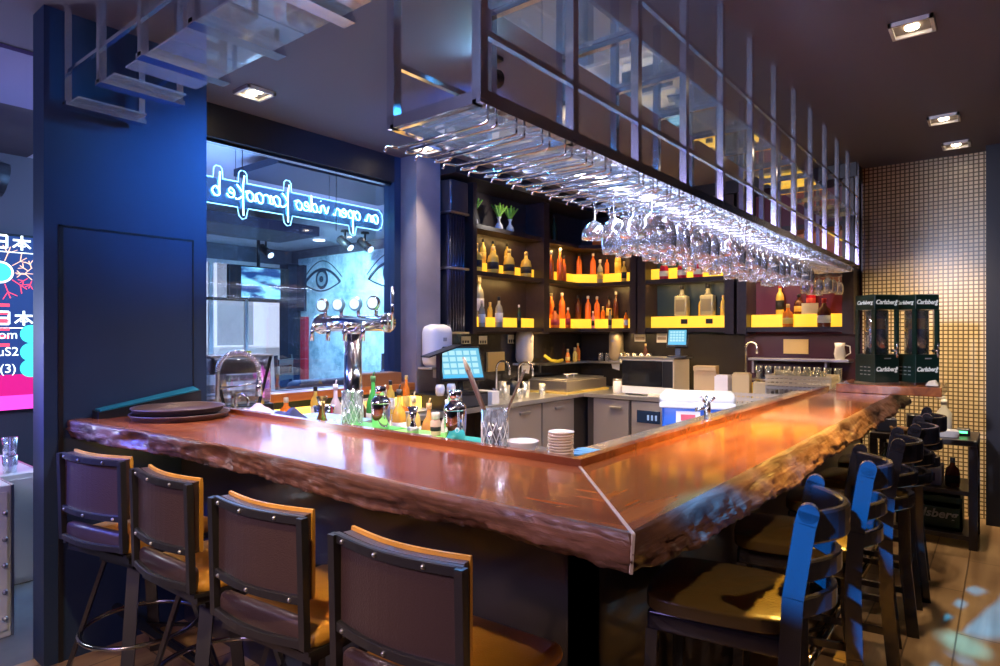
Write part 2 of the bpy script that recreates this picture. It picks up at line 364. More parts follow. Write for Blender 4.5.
MB().prism([(-2.1, .3), (-2.1, .85), (-1.3, .95), (-.8, 1.42), (.9, 1.42), (1.6, .95), (2.15, .8), (2.15, .3)], -.85, .85).build('body', M('silver_car_glow', (.6, .62, .66), .3, .2, emit=(.5, .55, .65), es=.35), carr).rotation_euler = (PI/2, 0, 0)
for q in (-1.3, 1.35): MB().cyl((q, -.9, .33), (q, .9, .33), .33).build('wheel', black, carr)
carr.rotation_euler.z = PI/2
# lounge ceiling panel and beam
struct(MB().box(-5.12, -4.44, 2.77, 4.35, 2.84, 2.90, M('dark_blue_panel', (.01, .02, .045), .6)).build('ceiling_panel', None))
struct(MB().box(-7.6, -6.7, 2.7, 4.75, 2.72, 2.84, MATS['dark_blue_panel']).build('ceiling_beam', None))
# mural with two eyes
mur, nt, b = newmat('mural_paint')
tc = nt.nodes.new('ShaderNodeTexCoord'); n = nt.nodes.new('ShaderNodeTexNoise'); n.inputs['Scale'].default_value = 2.6; n.inputs['Detail'].default_value = 8; n.inputs['Roughness'].default_value = .7
nt.links.new(tc.outputs['Object'], n.inputs[0]); r = nt.nodes.new('ShaderNodeValToRGB')
r.color_ramp.elements[0].position = .32; r.color_ramp.elements[0].color = (.16, .38, .5, 1); r.color_ramp.elements[1].position = .55; r.color_ramp.elements[1].color = (.66, .9, .96, 1)
nt.links.new(n.outputs[0], r.inputs[0]); nt.links.new(r.outputs[0], b.inputs[0]); b.inputs['Roughness'].default_value = .7
mt = thing('wall_mural', 'pale blue distressed wall mural of a face with two large eyes', 'mural', (0, 0, 0))
MB().add([(-9.55, 6.49, .3), (-6.6, 6.49, .3), (-6.6, 6.49, 2.82), (-9.75, 6.49, 2.82), (-9.55, 6.47, .3), (-6.6, 6.47, .3), (-6.6, 6.47, 2.82), (-9.75, 6.47, 2.82)], [(0, 1, 2, 3), (4, 5, 6, 7), (0, 1, 5, 4), (1, 2, 6, 5), (2, 3, 7, 6), (3, 0, 4, 7)]).build('painted_panel', mur, mt)
ink = M('mural_ink', (.02, .05, .09), .8)
for ex in (-9.05, -7.32):
    e = MB(); y = 6.462
    e.tube([(ex-.5+1.0*i/16, y, 2.36+.24*math.sin(PI*i/16)**.8) for i in range(17)], .022)
    e.tube([(ex-.5+1.0*i/16, y, 2.36-.13*math.sin(PI*i/16)) for i in range(17)], .012)
    e.tube([(ex-.55+1.1*i/16, y, 2.44+.30*math.sin(PI*i/16)) for i in range(17)], .008)
    e.lathe([(.17, 0), (.17, .006)], (ex, y+.004, 2.43), 24, None, False, (0, -1, 0))
    e.build('painted_eye', ink, mt)
    MB().lathe([(.12, 0), (.12, .004)], (ex, y-.003, 2.43), 24, None, False, (0, -1, 0)).build('painted_iris', M('mural_iris', (.3, .48, .56), .7), mt)
    MB().lathe([(.055, 0), (.055, .004)], (ex, y-.008, 2.43), 20, None, False, (0, -1, 0)).build('painted_pupil', ink, mt)
tag(MB().box(-9.98, -9.72, 6.25, 6.47, 0, 2.72).box(-9.72, -9.5, 6.42, 6.47, 1.9, 2.7).build('window_curtain', M('dark_curtain', (.02, .03, .06), .9)), 'dark curtain hanging beside the mural in the lounge corner', 'curtain')
tag(MB().box(-9.55, -9.42, 6.38, 6.46, .3, 1.8).build('red_banner', M('red_fabric', (.5, .02, .05), .8)), 'narrow red banner standing at the left edge of the mural', 'banner')
# unseen fill lights added for the lounge
area((-6.2, 3.9, 2.6), (-6.6, 4.2, 0), 120, (.25, .5, 1), 2.5, 1.2)
spot((-7.2, 5.0, 2.9), (-7.9, 6.5, 1.9), 210, (.45, .85, 1), 90, 1)
point((-4.9, 2.5, 2.35), 30, (.22, .45, 1), .35)
point((-5.8, 4.2, 2.0), 45, (.35, .5, 1), .75)
point((-4.6, 1.1, 2.3), 2.5, (.35, .3, 1), .2)
# television
def at_wall(px, py, Y): return P(px, py, Y=Y)
tvx = -8.4
a = P(228, 265, X=tvx); c = P(288, 300, X=tvx)
tv = thing('television', 'wall-hung flat television showing a blue cityscape beyond the window', 'television', (tvx, (a[1]+c[1])/2, 2.23))
hw = (c[1]-a[1])/2
MB().box(-.04, .03, -hw, hw, -.24, .24, bev=.006).build('casing', black, tv)
scm, nt, b = newmat('television_screen'); tc = nt.nodes.new('ShaderNodeTexCoord'); n = nt.nodes.new('ShaderNodeTexNoise'); n.inputs['Scale'].default_value = 3.5; n.inputs['Detail'].default_value = 5
mp = nt.nodes.new('ShaderNodeMapping'); mp.inputs['Scale'].default_value = (1, .8, 3)
nt.links.new(tc.outputs['Object'], mp.inputs[0]); nt.links.new(mp.outputs[0], n.inputs[0]); r = nt.nodes.new('ShaderNodeValToRGB'); nt.links.new(n.outputs[0], r.inputs[0])
r.color_ramp.elements[0].position = .42; r.color_ramp.elements[0].color = (.005, .03, .14, 1); r.color_ramp.elements[1].position = .62; r.color_ramp.elements[1].color = (.2, .6, .95, 1)
b.inputs[0].default_value = (0, 0, 0, 1); nt.links.new(r.outputs[0], b.inputs['Emission Color']); b.inputs['Emission Strength'].default_value = 1.3
MB().box(.03, .035, -hw*.62, hw*.68, -.215, .22).build('screen', scm, tv)
MB().cyl((-.02, 0, .22), (-.02, 0, .745), .025).build('ceiling_pole', black, tv)
# ceiling track spotlights in the lounge
def track(loc, label):
    t = thing('track_spotlight', label, 'spotlight', loc)
    MB().cyl((0, 0, -.03), (0, 0, 0), .06).cyl((0, 0, -.12), (0, 0, -.03), .015).build('mount', black, t)
    MB().cyl((-.08, -.03, -.12), (.10, .02, -.26), .06, n=20).build('lamp_head', black, t)
    MB().cyl((.09, .018, -.253), (.105, .021, -.265), .05, n=20).build('lens', M('lamp_lens', (.8, .9, 1), .2, emit=(.6, .8, 1), es=1.5), t)
for px, py, lb in ((266, 247, 'black spotlight on the lounge ceiling above the television'), (345, 238, 'black spotlight on the lounge ceiling above the left mural eye'), (365, 240, 'small black spotlight on the lounge ceiling nearest the window pier')):
    q = P(px, py-8, z=2.98); track((q[0], q[1], 2.98), lb)
tag(MB().lathe([(.09, 0), (.09, .01)], (*P(319, 241, z=2.96)[:2], 2.965), 20, M('white_lamp', (1, 1, 1), .4, emit=(.7, .85, 1), es=2)).build('lounge_downlight', None), 'round recessed lounge downlight between two black spotlights', 'ceiling light')
# lounge chairs and tables (seen through the glass)
def ladder_chair(loc, rz, label, sc=1):
    t = thing('lounge_chair', label, 'chair', loc, rz, 'dark slat-back chairs in the lounge')
    MB().box(-.2, .2, -.2, .2, .43, .47, bev=.01).build('seat', black, t)
    for sx in (-.18, .18):
        MB().bar((sx, .19, 0), (sx, .23, .95), .035, .03).build('rear_leg', black, t)
        MB().bar((sx, -.18, 0), (sx, -.18, .43), .035, .035).build('front_leg', black, t)
    b_ = MB()
    for z in (.6, .74, .88): b_.box(-.18, .18, .20, .225, z-.03, z+.03)
    b_.build('back_slats', black, t); t.scale = (sc,)*3
    return t
for (x, y, rz, lb) in ((-5.2, 2.35, 1.9, 'dark slat-back lounge chair nearest the navy fin wall'), (-5.75, 2.95, 1.7, 'dark slat-back lounge chair behind the curved hose faucet'), (-7.0, 4.0, 1.3, 'dark slat-back lounge chair below the right of the television'), (-6.9, 4.7, 2.2, 'dark slat-back lounge chair left of the beer tap head'), (-6.3, 5.55, .4, 'dark slat-back lounge chair below the mural')):
    ladder_chair((x, y, 0), rz, lb, 1.3)
for (x, y, lb) in ((-4.7, 3.45, 'dark low sofa back just beyond the window, right half'), (-5.4, 5.0, 'dark low sofa back in front of the mural')):
    s_ = thing('lounge_sofa', lb, 'sofa', (x, y, 0))
    MB().box(-.4, .4, -.6, .6, .12, .5, bev=.05).build('seat_base', M('navy_upholstery', (.02, .025, .05), .6), s_)
    MB().box(.2, .4, -.6, .6, .45, 1.13, bev=.06).build('backrest', MATS['navy_upholstery'], s_)
    for sy in (-.5, .5): MB().box(-.35, .35, sy-.04, sy+.04, 0, .13).build('foot', black, s_)
# ---- neon sign, seen from behind so the writing is reversed
neon = M('neon_tube', (.8, 1, 1), .4, emit=(.35, .9, 1), es=5.5)
neon2 = M('neon_outline', (.5, .9, 1), .4, emit=(.25, .7, 1), es=2.2)
ns = thing('neon_sign', 'blue neon script sign on a clear panel, seen from behind in the window', 'sign', (-4.12, 0, 0))
# sign coordinate u runs from the right end (start of the words) to the left; v is height
SE = P(383, 219, X=-4.12); SB = P(208, 190, X=-4.12)
uY = lambda u: 3.535-.173*u          # u from 0 to ~8
zc = 2.435
def sp(u, v): return (0, uY(u), zc + v*.125)
def stroke(pts, r=.0042):
    # smooth the polyline with a Catmull-Rom pass
    out = []
    for i in range(len(pts)-1):
        p0 = pts[max(i-1, 0)]; p1 = pts[i]; p2 = pts[i+1]; p3 = pts[min(i+2, len(pts)-1)]
        for k in range(4):
            t = k/4
            out.append(tuple(.5*((2*p1[j])+(-p0[j]+p2[j])*t+(2*p0[j]-5*p1[j]+4*p2[j]-p3[j])*t*t+(-p0[j]+3*p1[j]-3*p2[j]+p3[j])*t**3) for j in (0, 1)))
    out.append(pts[-1]); nm.tube([sp(*q) for q in out], r, n=6)
nm = MB()
L = {
 'a': (.42, [[(.36, .35), (.2, .5), (.04, .3), (.08, -.05), (.24, 0), (.36, .4), (.34, .05), (.42, 0)]]),
 'n': (.42, [[(0, .4), (.05, 0), (.06, .3), (.2, .45), (.27, .2), (.3, 0), (.42, .05)]]),
 'o': (.38, [[(.2, .5), (.04, .3), (.08, -.02), (.24, 0), (.32, .28), (.2, .5), (.38, .42)]]),
 'p': (.40, [[(.02, .5), (.06, -.2), (.05, -1.0)], [(.05, .2), (.2, .5), (.34, .3), (.24, 0), (.08, .05)]]),
 'e': (.34, [[(.04, .2), (.24, .28), (.2, .5), (.05, .35), (.06, .05), (.22, -.02), (.34, .15)]]),
 'v': (.36, [[(0, .45), (.12, 0), (.26, .45), (.36, .4)]]),
 'i': (.2, [[(.02, .45), (.06, .02), (.2, .05)], [(.05, .68), (.06, .72)]]),
 'd': (.42, [[(.3, .35), (.14, .48), (.03, .2), (.12, -.02), (.28, .2), (.34, .95), (.33, .05), (.42, .02)]]),
 'k': (.42, [[(.04, 1.3), (.1, .6), (.08, -.9)], [(.36, .75), (.1, .28), (.3, -.05), (.42, 0)]]),
 'r': (.34, [[(0, .4), (.06, .45), (.07, 0), (.09, .3), (.22, .48), (.34, .4)]]),
 'b': (.42, [[(.04, 1.25), (.06, .4), (.06, .02), (.22, -.04), (.34, .2), (.22, .45), (.08, .3)]]),
 'w': (.44, [[(0, .45), (.08, 0), (.2, .38), (.28, 0), (.4, .45)]]),
}
u = .15
for word in ('an', 'open', 'video', 'karaoke', 'b'):
    for ch in word:
        w_, ss = L[ch]
        for st in ss: stroke([(u+p[0]*1.02, p[1]) for p in st])
        u += w_*1.02
    u += .24
UE = u
nm.build('lettering', neon, ns)
ol = MB(); top = []
def arch(u0, h=1.55, w=.34): return [(u0-w/2-.02, .9), (u0-w/2, h-.15), (u0-w/4, h), (u0+w/4, h), (u0+w/2, h-.15), (u0+w/2+.02, .9)]
tops = [(-.1, .15), (-.05, .6), (.15, .85)]
k_u = []; uu = .15
for word in ('an', 'open', 'video', 'karaoke', 'b'):
    for ch in word:
        if ch in 'kb': k_u.append(uu+.12)
        uu += L[ch][0]*1.02
    uu += .24
for q in k_u: tops += arch(q)
tops += [(UE+.4, .9)]
bots = [(-.1, .15), (0, -.3), (.2, -.5)]
p_u = .15+.42*2*1.02+.24+.38*1.02+.08
for q in [p_u]+[q-.02 for q in k_u[:2]]: bots += [(q-.22, -.5), (q-.12, -1.05), (q+.05, -1.12), (q+.18, -.95), (q+.24, -.5)]
bots += [(UE+.4, -.5)]
ol.tube([sp(*q) for q in tops], .0035, n=6).tube([sp(*q) for q in bots], .0035, n=6)
ol.build('outline_tube', neon2, ns)
q0 = sp(-.08, 0); q1 = sp(UE+.35, 0)
MB().box(-.016, -.010, q1[1], q0[1], zc-.062, zc+.112).build('clear_panel', glassmat('sign_acrylic', (.62, .8, .95), .2, (.4, .7, 1), .05, .06), ns)
for y in (2.25, 3.02): MB().cyl((-.012, y, zc+.09), (-.012, y, H), .002).build('hanging_wire', black, ns)
# ---- area left of the fin wall: LED screen, white cabinets
ls = thing('led_screen', 'large bright LED wall screen with Japanese writing left of the fin wall', 'screen', (-6.398, 1.3, 0))
SX = .0
MB().box(.002, .05, -1.9, .75, .86, 2.32).build('casing', black, ls)
gm, nt, b = newmat('led_display'); tc = nt.nodes.new('ShaderNodeTexCoord'); sx = nt.nodes.new('ShaderNodeSeparateXYZ'); nt.links.new(tc.outputs['Object'], sx.inputs[0])
r = nt.nodes.new('ShaderNodeValToRGB'); mr = nt.nodes.new('ShaderNodeMapRange'); mr.inputs['From Min'].default_value = .88; mr.inputs['From Max'].default_value = 2.3
nt.links.new(sx.outputs['Z'], mr.inputs[0]); nt.links.new(mr.outputs[0], r.inputs[0])
r.color_ramp.interpolation = 'CONSTANT'
for i, (p, c) in enumerate([(0, (.9, .05, .6)), (.08, (.4, .005, .15)), (.2, (.01, .03, .14))]):
    el = r.color_ramp.elements[i] if i < 2 else r.color_ramp.elements.new(p)
    el.position = p; el.color = (*c, 1)
b.inputs[0].default_value = (0, 0, 0, 1); nt.links.new(r.outputs[0], b.inputs['Emission Color']); b.inputs['Emission Strength'].default_value = 1.2
MB().box(.05, .055, -1.88, .73, .88, 2.30).build('display', gm, ls)
scw = M('screen_white', (0, 0, 0), .5, emit=(.8, .95, 1), es=1.6); scr = M('screen_red', (0, 0, 0), .5, emit=(1, .06, .12), es=1.2); scc = M('screen_cyan', (0, 0, 0), .5, emit=(.05, .7, .75), es=1.2); scp = M('screen_peach', (0, 0, 0), .5, emit=(1, .55, .4), es=1.2)
def sc_at(px, py): q = P(px, py, X=-6.34); return (q[1]-1.3, q[2])
def kanji(px, py, name):
    y, z = sc_at(px, py); k = MB(); t = .008; hh = .05
    # first character: a closed box with a middle bar; second: a tree with a root bar
    for (a0, a1, b0, b1) in ((-.10, -.02, hh-t, hh+t), (-.10, -.02, -hh-t, -hh+t), (-.10, -.02, -t, t), (-.10-t, -.10+t, -hh, hh), (-.02-t, -.02+t, -hh, hh), (.02, .14, .02-t, .02+t), (.08-t, .08+t, -hh-.01, hh+.01), (.055, .105, -.032, -.022)):
        k.box(.056, .058, y+a0, y+a1, z+b0, z+b1)
    k.bar((.057, y+.08, z+.015), (.057, y+.02, z-.04), .004, .014).bar((.057, y+.08, z+.015), (.057, y+.14, z-.04), .004, .014)
    k.box(.056, .058, y-.12, y+.2, z-.085, z-.078)
    k.build(name, scw, ls)
kanji(10, 242, 'japanese_characters'); kanji(12, 318, 'japanese_characters')
fl = MB(); fr = MB()
for (px, py, R, k) in ((0, 272, .22, 0), (34, 275, .12, 1)):
    y, z = sc_at(px, py)
    for i in range(10):
        a_ = 2*PI*i/10; pp = Vector((.057, y+R*math.cos(a_), z+R*math.sin(a_))); c0 = Vector((.057, y+R*.45*math.cos(a_), z+R*.45*math.sin(a_)))
        tg = (fl if math.sin(a_) > -.3 else fr); tg.bar(c0, pp, .004, .02, up=(1, 0, 0))
        for sgn in (-1, 1):
            mid = c0.lerp(pp, .55); d_ = Vector((0, math.cos(a_+sgn*.8), math.sin(a_+sgn*.8)))*R*.32
            tg.bar(mid, mid+d_, .004, .016, up=(1, 0, 0))
fl.build('snowflake_graphic', scp, ls); fr.build('snowflake_graphic', scr, ls)
y, z = sc_at(0, 272); MB().lathe([(.09, 0), (.09, .003)], (.056, y, z), 24, scw, False, (1, 0, 0)).lathe([(.075, .003), (.075, .005)], (.056, y, z), 24, scc, False, (1, 0, 0)).build('round_graphic', None, ls)
for py in (334, 352, 368):
    y, z = sc_at(31, py); MB().lathe([(.075, 0), (.075, .003)], (.056, y, z), 24, scc, False, (1, 0, 0)).build('round_graphic', None, ls)
for py, t_ in ((335, 'om'), (352, 'uS2'), (369, '(3)')):
    y, z = sc_at(8, py); text_mesh(t_, .1, scw, 'lettering', ls, (.058, y, z), (PI/2, 0, PI/2))
sb = MB()
for i in range(6):
    y, z = sc_at(2, 305+i*8); sb.box(.056, .058, y-.05, y+.05, z-.012, z+.012)
sb.build('striped_graphic', scr, ls)
MB().box(.002, .03, -1.9, .75, 0, .86).build('lower_panel', M('charcoal_panel', (.05, .06, .07), .5), ls)
point((-5.6, 1.0, 1.2), 4, (1, .2, .7), .2)
point((-4.3, .2, 1.5), 20, (.75, .85, 1), .15)  # added fill for the white cabinets
for (x0, x1, y0, y1, h_, lb) in ((-4.55, -3.86, .45, .93, .75, 'white cabinet with round knobs at the left edge of the room'), (-5.45, -4.62, .98, 1.26, .66, 'white cabinet behind, beside the navy fin wall')):
    cab = thing('white_cabinet', lb, 'cabinet', ((x0+x1)/2, (y0+y1)/2, 0))
    a_, b_ = (x1-x0)/2, (y1-y0)/2
    MB().box(-a_, a_, -b_, b_, 0, h_, bev=.006).build('body', M('white_lacquer', (.8, .82, .8), .3, emit=None), cab)
    MB().box(a_, a_+.012, -b_+.02, b_-.02, .04, h_-.03).build('front_panel', MATS['white_lacquer'], cab)
    for k in range(5): MB().sphere((a_+.02, b_-.03, .10+k*.13), .013).build('knob', steel, cab)
    MB().box(-a_, a_, b_, b_+.012, 0, h_).build('edge_trim', steel, cab)
for i, z in enumerate((0, .11)):
    tag(MB().lathe([(.034, 0), (.04, .1), (.037, .1), (.032, .008)], (-4.72, 1.13, .66+z), 20).build('tumbler', glassw), ['clear glass tumbler at the bottom of the stack on the white cabinet', 'clear glass tumbler on top of the stack on the white cabinet'][i], 'glass', 'stacked tumblers on the white cabinet')
# ============================================================ BAR COUNTER
ZT = 1.105; TH = .088
bar = thing('bar_counter', 'L-shaped bar counter with a thick glossy reddish live-edge wooden top', 'bar counter', (0, 0, 0))
bark = woodmat('live_edge_bark', (.05, .02, .013), (.30, .13, .08), 'X', 2.2, .45, .15, bump=.9)
XO, XI, YO, YI = -.575, -.985, 1.137, 1.612
def edge_off(t, k, seed):
    # irregular live edge: k=0 top .. 1 bottom
    p = Vector((t*2.2+seed, k*1.3, seed)); a_ = noise.noise(p)*.022 + noise.noise(p*4.3)*.014 + noise.noise(p*13)*.010 + noise.noise(p*31)*.004
    chip = max(0, noise.noise(Vector((t*3.1+seed*2, 5, 1)))-.25)*.09*math.sin(PI*min(1, k*1.05))
    return a_*(.35+.9*k) + chip
def bot(t, seed): return ZT-TH + noise.noise(Vector((t*1.7, seed, 3)))*.013 + noise.noise(Vector((t*9, seed, 3)))*.005
def slab(along_x, start, N, seed, mtop, medge):
    flare = lambda t: (.12/.475)*max(0, (1-t*1.9))**1.6 if along_x else 0
    mb = MB(); it = mb.mi(mtop); ie = mb.mi(medge); K = 9; rows = []
    for i in range(N+1):
        t = i/N; row = []
        # cross coordinate q: 0 inner edge, 1 outer edge; outer profile rows
        prof = [(0, ZT), (.5, ZT), (.975+flare(t), ZT)]
        L = abs(start)*t*1.0
        tt = t*(3.0 if along_x else 4.0)
        zb = bot(tt, seed)
        for k in range(K+1):
            f_ = k/K; z = ZT-.003-(ZT-.003-zb)*f_
            bulge = 0 if along_x else .17*min(1, t*14)*f_
            prof.append((1+bulge+(-edge_off(tt, f_, seed)-.012*math.sin(PI*f_)*0+(.0 if k else -.004)-.018*f_**3)/.44*1.0 + flare(t), z))
        prof += [(.6, zb+.01), (0, ZT-TH+.01)]
        for q, z in prof:
            if along_x:
                Y = YI+(YO-YI)*q
                Xm = XI+(XO-XI)*q
                X = start+(Xm-start)*t; row.append((X, Y, z))
            else:
                X = XI+(XO-XI)*q; Ym = YI+(YO-YI)*q
                Y = Ym+(start-Ym)*t; row.append((X, Y, z))
        rows.append(row)
    n = len(rows[0]); vs = [mb.bm.verts.new(p) for r_ in rows for p in r_]
    for i in range(N):
        for j in range(n):
            j2 = (j+1) % n
            f_ = mb.bm.faces.new([vs[i*n+j], vs[(i+1)*n+j], vs[(i+1)*n+j2], vs[i*n+j2]])
            f_.material_index = ie if 2 <= j <= 2+K else it; f_.smooth = 3 <= j <= 2+K
    for i in (0, N): mb.bm.faces.new([vs[i*n+j] for j in range(n)]).material_index = ie
    o = mb.build('countertop', None, bar); return o
slab(True, -3.366, 260, 1.3, redwood, bark)
barky = woodmat('live_edge_bark_side_arm', (.045, .02, .013), (.25, .115, .07), 'Y', 2.2, .45, .15, bump=.9)
slab(False, 5.3, 320, 4.7, redwoody, barky)
# pale mitre joint strip
MB().bar((XI-.004, YI+.002, ZT+.0008), (XO+.004, YO-.004, ZT+.0008), .007, .003).bar((XO+.003, YO-.003, ZT+.001), (XO-.010, YO+.012, ZT-TH+.004), .006, .008).build('mitre_joint', M('pale_joint', (.62, .5, .42), .4), bar)
# upstanding inner rim
MB().add([(-3.366, YI, ZT), (XI, YI, ZT), (XI-.035, YI+.035, ZT), (-3.366, YI+.035, ZT), (-3.366, YI, ZT+.022), (XI, YI, ZT+.022), (XI-.035, YI+.035, ZT+.022), (-3.366, YI+.035, ZT+.022)], [(0, 1, 2, 3), (4, 5, 6, 7), (0, 1, 5, 4), (1, 2, 6, 5), (2, 3, 7, 6), (3, 0, 4, 7)]).build('rim', rimwood, bar)
MB().add([(XI, YI, ZT), (XI, 5.0, ZT), (XI-.035, 5.0, ZT), (XI-.035, YI+.035, ZT), (XI, YI, ZT+.022), (XI, 5.0, ZT+.022), (XI-.035, 5.0, ZT+.022), (XI-.035, YI+.035, ZT+.022)], [(0, 1, 2, 3), (4, 5, 6, 7), (0, 1, 5, 4), (1, 2, 6, 5), (2, 3, 7, 6), (3, 0, 4, 7)]).build('rim', rimwood, bar)
# steel service ledge behind the rim
ZL = 1.085
MB().prism([(-3.366, YI+.035), (XI-.035, YI+.035), (XI-.035, 5.0), (XI-.22, 5.0), (XI-.22, YI+.30), (-3.366, YI+.30)], ZL-.025, ZL).build('service_ledge', M('ledge_steel', (.5, .5, .53), .22, .85), bar)
# base panels
MB().box(-3.366, -.92, 1.535, 1.61, 0.10, ZT-TH+.008).box(-.98, -.92, 1.535, 5.15, .10, ZT-TH+.008).box(-3.366, -.935, 1.55, 1.61, 0, .1).box(-.98, -.935, 1.55, 5.12, 0, .1).build('front_panel', M('base_panel', (.022, .022, .03), .3, coat=.3, var=.3, vscale=2), bar)
MB().box(-3.366, -1.2, 1.615, 1.9, 0, ZL-.026).box(-1.2, -.985, 1.615, 5.0, 0, ZL-.026).build('inner_carcass', steeld, bar)
fr_ = MB().cyl((-3.35, 1.22, .18), (-.62, 1.22, .18), .022, n=16).build('foot_rail', M('polished_brass', (.75, .62, .42), .12, 1), bar)
for x in (-3.1, -2.2, -1.3): MB().bar((x, 1.22, .17), (x, 1.53, .06), .03, .012).bar((x, 1.53, .02), (x, 1.53, .12), .05, .008).build('rail_bracket', steelleg, fr_)
fr2 = MB().cyl((-.62, 1.5, .18), (-.62, 5.0, .18), .022, n=16).build('foot_rail', MATS['polished_brass'], bar)
for y in (2.0, 3.2, 4.4): MB().bar((-.62, y, .17), (-.81, y, .06), .03, .012).build('rail_bracket', steelleg, fr2)
# warm strip under the far-left overhang
point((-3.15, 1.30, .98), .5, (1, .6, .2), .02)
# raised wooden box at the far end of the side arm
rb = tag(MB().box(-.90, -.31, 4.78, 5.27, ZT+.001, ZT+.059, bev=.004).build('raised_wooden_platform', redwoody), 'raised reddish wooden platform at the far end of the bar under the beer dispensers', 'platform')
# ============================================================ OVERHEAD RACKS
def chr_(mb, p0, p1, w_=.022, h_=None): mb.bar(p0, p1, w_, h_ or w_)
XR, XL = -1.0, -1.31; ZB, ZM, ZS, ZU = 2.08, 2.24, 2.54, 2.675
rk = thing('overhead_glass_rack', 'long chrome ceiling rack with stemware hangers above the bar side arm', 'rack', (0, 0, 0))
YS = [1.17+.418*i for i in range(13)]
for x in (XR, XL):
    for y in YS: MB().bar((x, y, ZB-.01), (x, y, H), .028, .028, up=(0, 1, 0)).build('post', chrome, rk)
for x in (XR, XL):
    s_ = -1 if x == XL else 1
    MB().box(x-.013, x+.013, YS[0]-.014, YS[-1]+.014, ZB-.02, ZB+.016).build('bottom_rail', chrome, rk)
    MB().box(x-.008, x+.008, YS[0], YS[-1], ZM-.008, ZM+.008).build('guard_rail', chrome, rk)
    MB().box(x-.008, x+.008, YS[0], YS[-1], ZU-.008, ZU+.008).build('guard_rail', chrome, rk)
for i, y in enumerate(YS):
    MB().box(XL, XR, y-.014, y+.014, ZB-.02, ZB+.012).build('cross_bar', chrome, rk)
    MB().box(XL, XR, y-.012, y+.012, ZS-.012, ZS+.006).build('cross_bar', chrome, rk)
for i in range(12):
    MB().box(XL+.016, XR-.016, YS[i]+.016, YS[i+1]-.016, ZS+.006, ZS+.014).build('glass_shelf', pane, rk)
    MB().box(XL+.016, XR-.016, YS[i]+.016, YS[i+1]-.016, ZB-.004, ZB+.006).build('glass_shelf', pane, rk)
wire = M('hanger_wire_steel', (.85, .84, .88), .18, 1)
ZH = 2.035; HY = []
y = 1.24; hang0 = None
hm = MB()
for sy in (-.018, .018):
    hm.tube([(XR-.02, sy, ZB-.02), (XR-.02, sy, ZH), (XR-.04, sy*1.1, ZH-.004), (XL-.04, sy, ZH-.004)], .0042, n=6)
hm.tube([(XL-.04, -.018, ZH-.004), (XL-.075, -.030, ZH+.004), (XL-.078, -.036, ZH-.012)], .0042, n=6)
hm.tube([(XL-.04, .018, ZH-.004), (XL-.06, .03, ZH-.004), (XL-.06, .055, ZH+.0), (XL-.02, .055, ZH+.0), (XL+.0, .05, ZB-.02)], .0042, n=6)
hme = hm.build('glass_hanger', wire, mesh_only=True)
while y < YS[-1]-.05:
    o = bpy.data.objects.new('glass_hanger', hme); COL.objects.link(o); o.parent = rk; o.location = (0, y, 0); HY.append(y); y += .12
# front rack over the front arm
fk = thing('overhead_shelf_rack', 'chrome and glass ceiling shelf rack over the front arm of the bar, top left', 'rack', (0, 0, 0))
XS = [-3.3+.4*i for i in range(5)]; YA, YB = 1.0, 1.31
for x in XS:
    for y in (YA, YB): MB().bar((x, y, ZS-.01), (x, y, H), .028, .028, up=(0, 1, 0)).build('post', chrome, fk)
    MB().box(x-.03, x+.03, YA-.014, YB+.014, ZS-.016, ZS+.004).build('cross_bar', chrome, fk)
MB().box(XS[0], XS[-1], YA-.008, YA+.008, ZU-.008, ZU+.008).build('guard_rail', chrome, fk)
MB().box(XS[0], XS[-1], YB-.008, YB+.008, ZU-.008, ZU+.008).build('guard_rail', chrome, fk)
for i in range(0, 2): MB().box(XS[i]-.02, XS[i]+.10, YA+.012, YB-.012, ZS+.005, ZS+.013).build('glass_shelf', pane, fk)
for i in range(2, 5):
    MB().box(XS[i]-.2, XS[i]+.19, YA+.016, YB-.016, ZS+.005, ZS+.013).build('glass_shelf', pane, fk)
spot((-2.5, 1.9, 2.9), (-2.6, 1.15, 2.54), 16, CYAN, 100)  # added cyan spot for the shelf glass to catch
spot((-1.15, .5, 2.4), (-1.15, 2.2, 2.05), 20, (.1, .5, 1), 70, 1)  # added blue spot brightening the near end of the rack
# ---- stemware
def stem_mesh(kind):
    k = .0012
    if kind == 'wine':
        p = [(.0, 0), (.033, .001), (.034, .003), (.006, .006), (.0042, .012), (.004, .085), (.008, .094), (.024, .106), (.034, .125), (.038, .15), (.036, .185), (.032, .208), (.0308, .208), (.0345, .185), (.0365, .15), (.0325, .126), (.022, .108), (0, .098)]
    elif kind == 'coupe':
        p = [(.0, 0), (.035, .001), (.036, .003), (.006, .006), (.0045, .012), (.0045, .085), (.010, .093), (.036, .11), (.050, .14), (.052, .165), (.0505, .165), (.048, .14), (.034, .112), (0, .097)]
    else:
        p = [(.0, 0), (.031, .001), (.032, .003), (.006, .006), (.004, .012), (.004, .06), (.007, .07), (.021, .085), (.028, .11), (.031, .175), (.0297, .175), (.0265, .11), (.019, .087), (0, .074)]
    return MB().lathe([(r_, -z_) for r_, z_ in p], n=18).build('wine_glass', glassw, mesh_only=True)
SM = {k: stem_mesh(k) for k in ('wine', 'coupe', 'flute')}
cnt = 0
gl = {'wine': 'clear round-bowled wine glass hanging upside down in the overhead rack', 'coupe': 'wide-bowled clear glass hanging upside down in the overhead rack', 'flute': 'narrow clear glass hanging upside down at the near end of the rows'}
